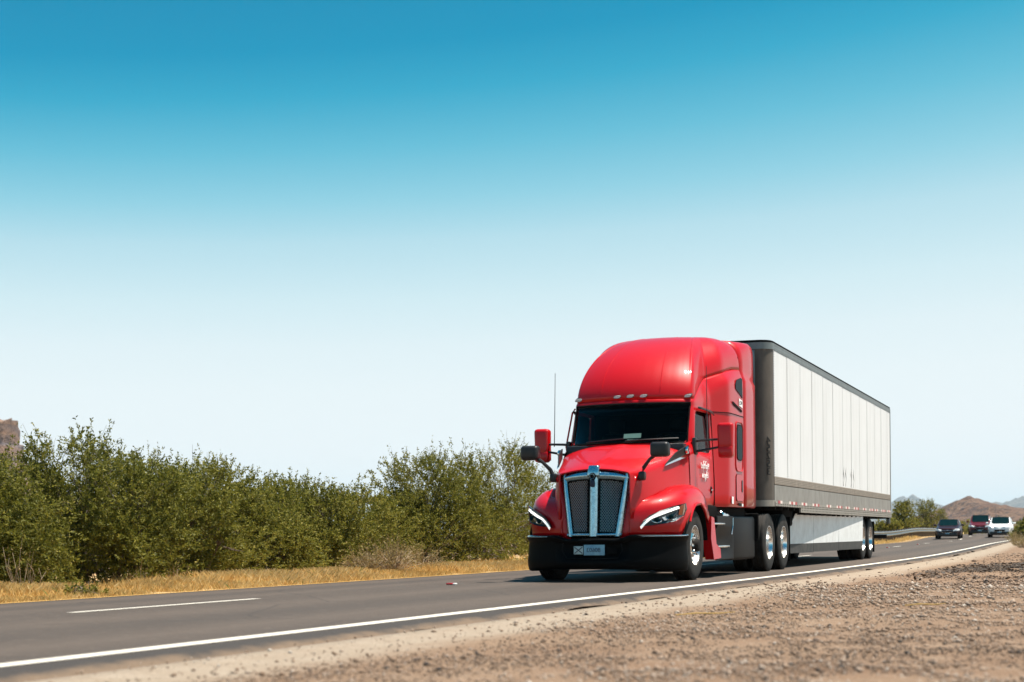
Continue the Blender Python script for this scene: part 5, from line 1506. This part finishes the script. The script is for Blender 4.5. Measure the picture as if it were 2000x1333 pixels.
def bush(name, label, loc, Hh, Rx, Ry, nspray, seed, group, cat="shrub", leaf=(0.062, 0.0108), per=28, material=M_LEAF, tone=0.0, up=0.35, wisps=14, low=0.06, trunks=6, cut=0.44):
    r = np.random.default_rng(seed)
    e = empty(name, loc); tag(e, label, cat, group)
    # spray centres through the crown, denser near its surface, thinned by noise so clumps and holes form
    pts = []
    lob = r.uniform(-1, 1, (5, 3)) * np.array([0.55, 0.55, 0.25]); lob[:, 2] = r.uniform(0.35, 0.72, 5)
    lr = r.uniform(0.34, 0.6, 5)
    got = 0
    while got < nspray:
        m = nspray * 3
        c = r.integers(0, 5, m)
        v = unit(r.normal(0, 1, (m, 3))) * r.uniform(0.25, 1, (m, 1)) ** 0.5
        p = np.stack([lob[c, 0] + v[:, 0] * lr[c], lob[c, 1] + v[:, 1] * lr[c], lob[c, 2] + v[:, 2] * 0.42], -1)
        a = r.uniform(0, 2 * math.pi, m); q = r.uniform(0.4, 0.95, m)
        sk = np.stack([np.cos(a) * q, np.sin(a) * q, r.uniform(low, 0.5, m)], -1)     # skirt of foliage down to the grass
        p = np.where(r.random((m, 1)) < 0.35, sk, p)
        ok = (p[:, 2] >= low) & (p[:, 2] <= 1.0) & (p[:, 0] ** 2 + p[:, 1] ** 2 <= 1.25)
        w3 = p * 3.1 + seed
        ok &= fbm(w3[:, 0] + w3[:, 2] * 0.7, w3[:, 1] + w3[:, 2], seed % 97, 3) >= cut
        pts.append(p[ok]); got += int(ok.sum())
    pts = np.concatenate(pts)[:nspray]
    pts = np.array(pts) * np.array([Rx, Ry, Hh])
    out = pts / np.array([Rx, Ry, Hh]) - np.array([0, 0, 0.35])
    dirs = unit(unit(out) * 0.7 + np.array([0, 0, up]) + r.normal(0, 0.38, pts.shape))
    L = r.uniform(0.18, 0.46, len(pts)) * (Hh / 2.6) ** 0.5
    V = leaves_on(pts, dirs, L, per, leaf[0], leaf[1], r)
    # wisps: long sparse shoots standing above the crown
    wt = []
    topi = np.argsort(-pts[:, 2])[:max(wisps * 6, 1)]
    ch = r.choice(topi, min(wisps, len(topi)), replace=False)
    wb = pts[ch]; wd = unit(np.array([0, 0, 1.0]) + r.normal(0, 0.32, wb.shape)); wl_ = r.uniform(0.25, 0.62, len(wb)) * (Hh / 2.6)
    V2 = leaves_on(wb, wd, wl_, max(per, 14), leaf[0] * 0.9, leaf[1], r)
    V = np.concatenate([V, V2])
    hrel = V[:, 0, 2] / Hh
    var = np.clip(r.normal(0.42, 0.2, len(V)) + tone + 0.25 * (fbm(V[:, 0, 0] * 1.3 + seed, V[:, 0, 1] * 1.3 + V[:, 0, 2] * 1.3, 5, 3) - 0.5), 0, 0.999)
    quads("crown", V, material, 4, e, var)
    # limbs
    mb = MB(); mids = []
    for k in range(trunks):
        a = 2 * math.pi * (k + r.random()) / trunks
        b0 = np.array([math.cos(a), math.sin(a), 0]) * 0.10 * Rx
        sel = r.choice(len(pts), 7, replace=False)
        tip = pts[sel[0]] * 0.9
        mid = b0 * 1.5 + (tip - b0) * 0.45 + np.array([0, 0, 0.12 * Hh])
        mb.tube([b0 - np.array([0, 0, 0.12]), (b0 + mid) / 2 + r.normal(0, 0.05, 3), mid, tip], [0.045 * Hh / 2.6, 0.034 * Hh / 2.6, 0.022 * Hh / 2.6, 0.006], 5)
        mids.append(mid)
        near = np.argsort(np.linalg.norm(pts - tip, axis=1))[:60]
        for j in r.choice(near, min(9, len(near)), replace=False):
            m2 = (mid + pts[j]) / 2 + r.normal(0, 0.06, 3)
            mb.tube([mid, m2, pts[j]], [0.014, 0.009, 0.004], 4, cap=False)
    for b_, d_, l_ in zip(wb, wd, wl_):
        m_ = min(mids, key=lambda q: np.linalg.norm(q - b_))
        mb.tube([m_, (m_ + b_) / 2 + r.normal(0, 0.05, 3), b_, b_ + d_ * l_ * 0.5, b_ + d_ * l_ * 0.97], [0.010, 0.007, 0.005, 0.0035, 0.002], 3, cap=False)
    mb.build("trunk", M_BARK, e, smooth=False)
    return e

def along(px, o):
    """plan position on the bearing of photo column px at road offset o"""
    lo, hi = 5.0, 400.0
    f = lambda D: (lambda p: p[0] - float(xl(p[1])) - o)(ray(px, 1046, D))
    for _ in range(60):
        m = (lo + hi) / 2
        if f(m) > 0: lo = m
        else: hi = m
    p = ray(px, 1046, lo); return p, lo

def gz(x, y):
    return float(zground(np.array([x - float(xl(y))]), np.array([y]))[0])

hedge = [  # photo column, road offset, crown top in the photo, half width, tone, words
    (-150, -13.0, 850, 1.7, -0.05, "dense mesquite bush beyond the left edge of the picture"),
    (-25, -12.6, 884, 1.5, -0.04, "dark mesquite bush at the left edge below the rock butte"),
    (62, -13.4, 862, 1.5, -0.04, "mesquite bush just right of the rock butte"),
    (140, -12.8, 828, 1.35, -0.05, "tallest bush at the left end with a feathery top"),
    (225, -12.2, 884, 1.35, -0.03, "dark round mesquite bush right of the tallest left bush"),
    (296, -13.2, 872, 1.3, 0.0, "bush with fine bare twigs sticking out of its top"),
    (372, -12.4, 892, 1.35, 0.03, "bushy mesquite above the left end of the lane dash"),
    (440, -13.0, 922, 1.3, 0.04, "mesquite bush with a ragged twiggy crown left of the low gap"),
    (515, -12.2, 952, 1.25, 0.08, "low light green bush in the dip of the hedge"),
    (560, -13.2, 934, 1.2, 0.06, "bush with two thin shoots at the middle of the hedge"),
    (640, -12.4, 942, 1.4, 0.10, "broad yellowish green bush in the middle of the hedge"),
    (712, -12.8, 966, 1.3, 0.06, "low bush left of the dry golden shrub"),
    (766, -13.6, 968, 1.2, 0.02, "low bush in the notch before the big right bush"),
    (838, -12.4, 893, 1.35, 0.02, "tall bush at the left side of the clump beside the truck"),
    (905, -12.2, 888, 1.5, 0.02, "large dense bush left of the truck's mirror"),
    (975, -12.6, 870, 1.5, 0.03, "tallest bush of the clump beside the truck"),
    (1045, -12.4, 922, 1.5, 0.03, "bush partly hidden behind the truck's left mirror"),
    (1120, -12.8, 940, 1.6, 0.02, "bush hidden behind the truck's bonnet"),
]
for i, (px, o, top, hw, tone, lab) in enumerate(hedge):
    top += 8 if px < 400 else 0
    p, D = along(px, o + 1.75)
    x, y = p[0], p[1]; z = gz(x, y)
    Hh = float(ray(px, top, D)[2]) - z
    bush("mesquite_bush", lab, (x, y, z), Hh * 0.94, hw, hw * 0.95, 1250, 100 + i, "mesquite bushes along the left of the road", tone=tone, wisps=20, trunks=7)
# a second row behind fills the gaps lower down
for i, (px, o, top) in enumerate(((20, -16.5, 905), (180, -16.0, 910), (330, -16.5, 918), (480, -16.0, 970), (600, -16.5, 970), (740, -16.0, 985), (870, -16.5, 915), (1010, -16.0, 915), (1110, -16, 950))):
    p, D = along(px, o); x, y = p[0], p[1]; z = gz(x, y)
    Hh = float(ray(px, top, D)[2]) - z
    bush("mesquite_bush", ["bush of the back row at the far left, seen through gaps", "bush of the back row behind the dark round bush", "bush of the back row behind the twiggy bush", "bush of the back row behind the low dip", "bush of the back row behind the broad yellowish bush", "bush of the back row behind the dry golden shrub", "bush of the back row behind the dense bush", "bush of the back row behind the tallest clump bush", "bush of the back row behind the truck"][i],
         (x, y, z), Hh, 1.9, 1.5, 700, 300 + i, "mesquite bushes along the left of the road", tone=-0.04, wisps=8, cut=0.34)

# twiggy dry shrub by the road edge
def twig_shrub(name, label, loc, Hh, Rr, n, seed, leafn=5, tone=0.5, cat="shrub", group=None, material=M_LEAFDRY):
    r = np.random.default_rng(seed)
    e = empty(name, loc); tag(e, label, cat, group)
    a = r.uniform(0, 2 * math.pi, n); q = r.uniform(0, 1, n) ** 0.6
    base = np.stack([np.cos(a) * q * Rr * 0.35, np.sin(a) * q * Rr * 0.35, np.zeros(n)], -1)
    tip = np.stack([np.cos(a) * q * Rr, np.sin(a) * q * Rr, Hh * r.uniform(0.5, 1.0, n) * (1.05 - 0.45 * q)], -1) + r.normal(0, 0.06, (n, 3))
    mb = MB()
    for b_, t_ in zip(base, tip):
        m_ = (b_ + t_) / 2 + r.normal(0, 0.05, 3) + np.array([0, 0, 0.06])
        mb.tube([b_, m_, t_], [0.006, 0.0045, 0.0025], 3, cap=False)
    mb.build("stems", M_DRYTWIG, e, smooth=False)
    mids = np.concatenate([base + (tip - base) * f for f in (0.45, 0.7, 0.95)]); d = np.tile(unit(tip - base), (3, 1))
    V = leaves_on(mids, d, np.full(len(mids), 0.16), leafn, 0.05, 0.007, r)
    quads("leaves", V, material, 4, e, np.clip(r.normal(tone, 0.2, len(V)), 0, 0.999))
    return e
for (px, o, Hh, Rr, n, seed, lab) in ((762, -8.8, 0.75, 0.75, 170, 1, "golden dry twiggy shrub at the foot of the hedge"), (815, -9.1, 0.62, 0.55, 110, 2, "smaller dry shrub right beside the golden twiggy shrub"), (712, -9.2, 0.55, 0.5, 90, 7, "olive dry shrub left of the golden twiggy shrub")):
    p, D = along(px, o)
    twig_shrub("dry_shrub", lab, (p[0], p[1], gz(p[0], p[1])), Hh, Rr, n, seed, group="dry shrubs by the left road edge", tone=0.45)
for (px, Hh, n, seed, lab) in ((38, 0.95, 9, 3, "tall bleached dry stalks at the far left of the grass"), (62, 0.7, 7, 4, "dry stalks beside the tallest bleached stalks"), (275, 0.5, 6, 5, "thin dry stalks in the grass below the hedge"), (345, 0.55, 7, 6, "pale dry stalks in the grass near the lane dash")):
    p, D = along(px, -9.3)
    twig_shrub("dry_weed", lab, (p[0], p[1], gz(p[0], p[1])), Hh, 0.22, n, seed, leafn=1, group="dry stalks standing in the verge", cat="weed")

# small green weed at the asphalt edge
p, D = along(160, -7.9)
bush("green_weed", "low green weed at the asphalt edge in the dry grass", (p[0], p[1], gz(p[0], p[1])), 0.16, 0.30, 0.2, 60, 77, None, cat="weed", leaf=(0.05, 0.010), per=8, wisps=2, trunks=3, cut=0.2)

# dry grass of the verge
def grass():
    r = np.random.default_rng(5)
    N = 230000
    y = np.concatenate([r.uniform(-14, 14, int(N * 0.86)), r.uniform(14, 110, N - int(N * 0.86))])
    o = -7.45 - np.abs(r.beta(1.1, 1.8, N)) * 3.0
    n = fbm(o * 1.6 + 40, y * 1.6, 8, 3); n2 = fbm(o * 0.5, y * 0.35, 18, 2)
    keep = r.random(N) < np.clip((n - 0.36) * 3.6, 0.03, 1) * np.clip((-7.35 - o) / 0.3, 0.15, 1)
    o, y, n, n2 = o[keep], y[keep], n[keep], n2[keep]
    x = xl(y) + o; z = zground(o, y)
    h = r.uniform(0.04, 0.17, len(x)) * (0.5 + 1.1 * n2) * np.clip(0.5 + (-7.4 - o) * 0.8, 0.35, 1.25) * np.where(y > 14, 1.5, 1)
    w_ = r.uniform(0.0018, 0.004, len(x)) * np.where(y > 14, 2.5, 1)
    a = r.uniform(0, 2 * math.pi, len(x))
    lean = r.normal(0, 0.38, (len(x), 2)) * h[:, None]
    P0 = np.stack([x, y, z - 0.01], -1); sv = np.stack([np.cos(a) * w_, np.sin(a) * w_, 0 * a], -1)
    M0 = P0 + np.stack([lean[:, 0] * 0.35, lean[:, 1] * 0.35, h * 0.6], -1); T0 = P0 + np.stack([lean[:, 0], lean[:, 1], h], -1)
    V = np.stack([P0 - sv, P0 + sv, M0 + sv * 0.8, T0], 1)
    var = np.clip(r.normal(0.5, 0.2, len(x)) + (n2 - 0.5) * 0.5, 0, 0.86)
    var = np.where(r.random(len(x)) < 0.02, 1.0, var)
    g = quads("dry_grass", V, M_STRAW, 4, None, var)
    tag(g, "golden dry grass along the left edge of the road", kind="stuff")
grass()

# bushes beyond the guardrail and on the right
far = [(1765, -13.5, 985, 2.2, 1000, 0.08, "large green bush behind the guardrail next to the trailer"), (1806, -14.5, 981, 2.2, 1000, 0.05, "tall green bush behind the guardrail left of the maroon sedan"), (1842, -16.5, 998, 2.0, 700, 0.06, "green bush behind the maroon sedan"),
       (1728, -12.5, 1020, 1.8, 550, 0.12, "low yellowish bush seen past the trailer's rear wheels")]
for i, (px, o, top, hw, n, tone, lab) in enumerate(far):
    p, D = along(px, o); x, y = p[0], p[1]; z = -0.1
    bush("roadside_bush", lab, (x, y, z), float(ray(px, top, D)[2]) - z, hw, hw, n, 500 + i, "bushes beyond the guardrail", leaf=(0.16, 0.05), per=18, tone=tone, wisps=16, cut=0.33)
twp = [(1985, 74.0, 1040, 0.55, 70, "golden dry shrub at the far end of the white edge line"), (1997, 62.0, 1052, 0.5, 60, "dry shrub at the right edge of the picture")]
for i, (px, D, top, Rr, n, lab) in enumerate(twp):
    p = ray(px, 1046, D)
    twig_shrub("dry_shrub", lab, (p[0], p[1], -0.02), float(ray(px, top, D)[2]) + 0.02, Rr, n, 40 + i, leafn=10, tone=0.55, group="dry shrubs at the right")
for i, (px, D, top, hw, n, tone, lab) in enumerate(((2022, 100.0, 1018, 1.4, 320, -0.05, "dark green bush at the right edge of the picture"), (2068, 88.0, 1020, 1.8, 320, -0.05, "bush just outside the right edge of the picture"), (1888, 210.0, 1020, 3.2, 260, 0.25, "yellowish scrub seen between the sedan and the red car"), (1920, 260.0, 1012, 3.6, 240, 0.15, "scrub behind the roof of the red car"), (1978, 230.0, 1016, 3.0, 240, 0.0, "scrub behind the white hatchback"))):
    p = ray(px, 1046, D)
    bush("roadside_bush", lab, (p[0], p[1], -0.05), float(ray(px, top, D)[2]) + 0.05, hw, hw, n, 600 + i, "scrub in the distance", leaf=(0.2, 0.06), per=14, tone=tone, wisps=8)
# scattered desert scrub at the foot of the hill
r_ = np.random.default_rng(91)
scrub_words = [f"small far scrub bush below the hill, {w} from the trailer" for w in ("first", "second", "third", "fourth", "fifth", "sixth", "seventh", "eighth", "ninth", "tenth", "eleventh", "twelfth", "thirteenth", "fourteenth", "fifteenth", "sixteenth")]
for i in range(16):
    D = float(r_.uniform(320, 900)); px = 1705 + i * 24 + float(r_.uniform(-8, 8))
    p = ray(px, 1046, D)
    bush("desert_scrub", scrub_words[i], (p[0], p[1], -0.1), float(r_.uniform(1.6, 3.0)), float(r_.uniform(2, 4)), 3.0, 60, 700 + i, "far scrub below the hill", leaf=(0.5, 0.2), per=10, tone=float(r_.uniform(-0.1, 0.25)), wisps=3, trunks=3, cut=0.3)

# ================================================================== GRAVEL
def gravel():
    r = np.random.default_rng(12)
    M_ST = leaf_mat("roadside stone", [(0.0, (0.036, 0.029, 0.025)), (0.15, (0.110, 0.072, 0.050)), (0.4, (0.200, 0.130, 0.085)), (0.65, (0.275, 0.190, 0.132)), (0.85, (0.315, 0.25, 0.20)), (1.0, (0.41, 0.36, 0.31))], 0.0)
    fwd = np.array([-math.sin(YAW), math.cos(YAW)]); rt = np.array([math.cos(YAW), math.sin(YAW)])
    D = np.concatenate([r.uniform(5.0, 12, 66000), r.uniform(12, 22, 58000), r.uniform(22, 48, 26000)])
    U = r.uniform(-0.40, 0.40, len(D))
    x = CAM.x + fwd[0] * D + rt[0] * U * D; y = CAM.y + fwd[1] * D + rt[1] * U * D
    o = x - xl(y)
    dens = fbm(o * 1.1, y * 0.5, 61, 3)
    p = np.clip((o - 1.25) / 0.9 + (dens - 0.5) * 2.0, 0.0, 1.0); p = np.where((o > 0.45) & (p < 0.09), 0.09, p); p = np.where(o < 0.45, 0, p)
    keep = (r.random(len(D)) < p) & (o < 14)
    x, y, o, D, dens = x[keep], y[keep], o[keep], D[keep], dens[keep]
    n = len(x)
    s = np.clip(r.lognormal(math.log(0.0066), 0.50, n), 0.004, 0.032) * np.clip(D / 11, 0.9, 1.9)
    z = zground(o, y) + s * 0.25
    base = np.array([(1, 0, 0), (-1, 0, 0), (0, 1, 0), (0, -1, 0), (0, 0, 1), (0, 0, -1)], float)
    V = base[None] * r.uniform(0.65, 1.25, (n, 6, 1)) + r.normal(0, 0.12, (n, 6, 3))
    V[:, :, 2] *= 0.7
    a = r.uniform(0, 2 * math.pi, n); c_, s_ = np.cos(a)[:, None], np.sin(a)[:, None]
    V = np.stack([V[..., 0] * c_ - V[..., 1] * s_, V[..., 0] * s_ + V[..., 1] * c_, V[..., 2]], -1)
    V = V * s[:, None, None] + np.stack([x, y, z], -1)[:, None]
    f = np.array([(0, 2, 4), (2, 1, 4), (1, 3, 4), (3, 0, 4), (2, 0, 5), (1, 2, 5), (3, 1, 5), (0, 3, 5)])
    F = (f[None] + (np.arange(n) * 6)[:, None, None]).reshape(-1, 3)
    var = np.clip(r.normal(0.52, 0.23, n) + (fbm(o * 0.6, y * 0.4, 33, 2) - 0.5) * 0.5, 0, 1)
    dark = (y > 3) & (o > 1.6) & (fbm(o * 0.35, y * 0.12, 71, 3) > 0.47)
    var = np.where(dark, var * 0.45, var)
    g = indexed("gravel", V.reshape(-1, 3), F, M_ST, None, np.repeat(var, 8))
    tag(g, "pinkish brown gravel on the near roadside", kind="stuff")
gravel()
M_STRAWSTICK = mat("yellow straw", (0.42, 0.27, 0.08), 0.8)
for (px, py, L, a, lab) in ((1378, 1200, 0.55, 0.25, "yellow straw lying on the gravel nearest the truck"), (1808, 1183, 0.40, 0.05, "yellow straw lying on the gravel at the right")):
    t = (CAM.z - 0.0) / -((ray(px, py, 1.0) - np.array(CAM))[2]); p = ray(px, py, t)
    dv = np.array([math.cos(YAW + a), math.sin(YAW + a), 0]) * L / 2
    z0 = gz(p[0], p[1]) + 0.03
    st = MB().tube([(-dv[0], -dv[1], 0.0), (-dv[0] * 0.3, -dv[1] * 0.3, 0.012), (dv[0] * 0.4, dv[1] * 0.4, 0.006), (dv[0], dv[1], 0.015)], [0.005, 0.007, 0.006, 0.003], 6).build("straw", M_STRAWSTICK, None, loc=(p[0], p[1], z0))
    tag(st, lab, "straw", "straws lying on the gravel")

# dark leaf litter on the gravel at the right
def litter():
    r = np.random.default_rng(44)
    n = 16000
    q = r.normal(0, 1, (n, 2))
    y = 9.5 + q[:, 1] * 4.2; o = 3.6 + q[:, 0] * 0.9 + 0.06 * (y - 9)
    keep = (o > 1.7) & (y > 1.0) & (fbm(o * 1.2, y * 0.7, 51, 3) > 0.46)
    o, y = o[keep], y[keep]; n = len(o)
    p = np.stack([xl(y) + o, y, zground(o, y) + r.uniform(0.006, 0.035, n)], -1)
    a = r.uniform(0, 2 * math.pi, n); L = r.uniform(0.02, 0.06, n); w_ = L * r.uniform(0.15, 0.5, n)
    d = np.stack([np.cos(a), np.sin(a), r.normal(0, 0.25, n)], -1) * L[:, None]; sd = np.stack([-np.sin(a), np.cos(a), r.normal(0, 0.3, n)], -1) * w_[:, None]
    V = np.stack([p - d, p + sd, p + d, p - sd], 1)
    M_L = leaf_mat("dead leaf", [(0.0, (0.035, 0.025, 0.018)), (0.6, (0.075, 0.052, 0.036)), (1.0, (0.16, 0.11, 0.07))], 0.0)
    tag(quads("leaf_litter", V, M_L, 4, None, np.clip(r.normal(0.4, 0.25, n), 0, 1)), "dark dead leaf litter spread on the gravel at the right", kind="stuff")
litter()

# ================================================================== HAZE
hz = MB().box(-12600, 12600, -6500, 12600, -4.0, 262.0).build("haze", None, None, smooth=False)
m = bpy.data.materials.new("desert haze"); m.use_nodes = True
nt = m.node_tree; nt.nodes.clear()
ho = nt.nodes.new("ShaderNodeOutputMaterial"); hv = nt.nodes.new("ShaderNodeVolumePrincipled")
hv.inputs["Color"].default_value = (0.66, 0.87, 1.0, 1); hv.inputs["Density"].default_value = 5.2e-5
hv.inputs["Anisotropy"].default_value = 0.0
nt.links.new(hv.outputs[0], ho.inputs["Volume"])
hz.data.materials.append(m)
tag(hz, "thin desert haze over the whole scene", kind="stuff")
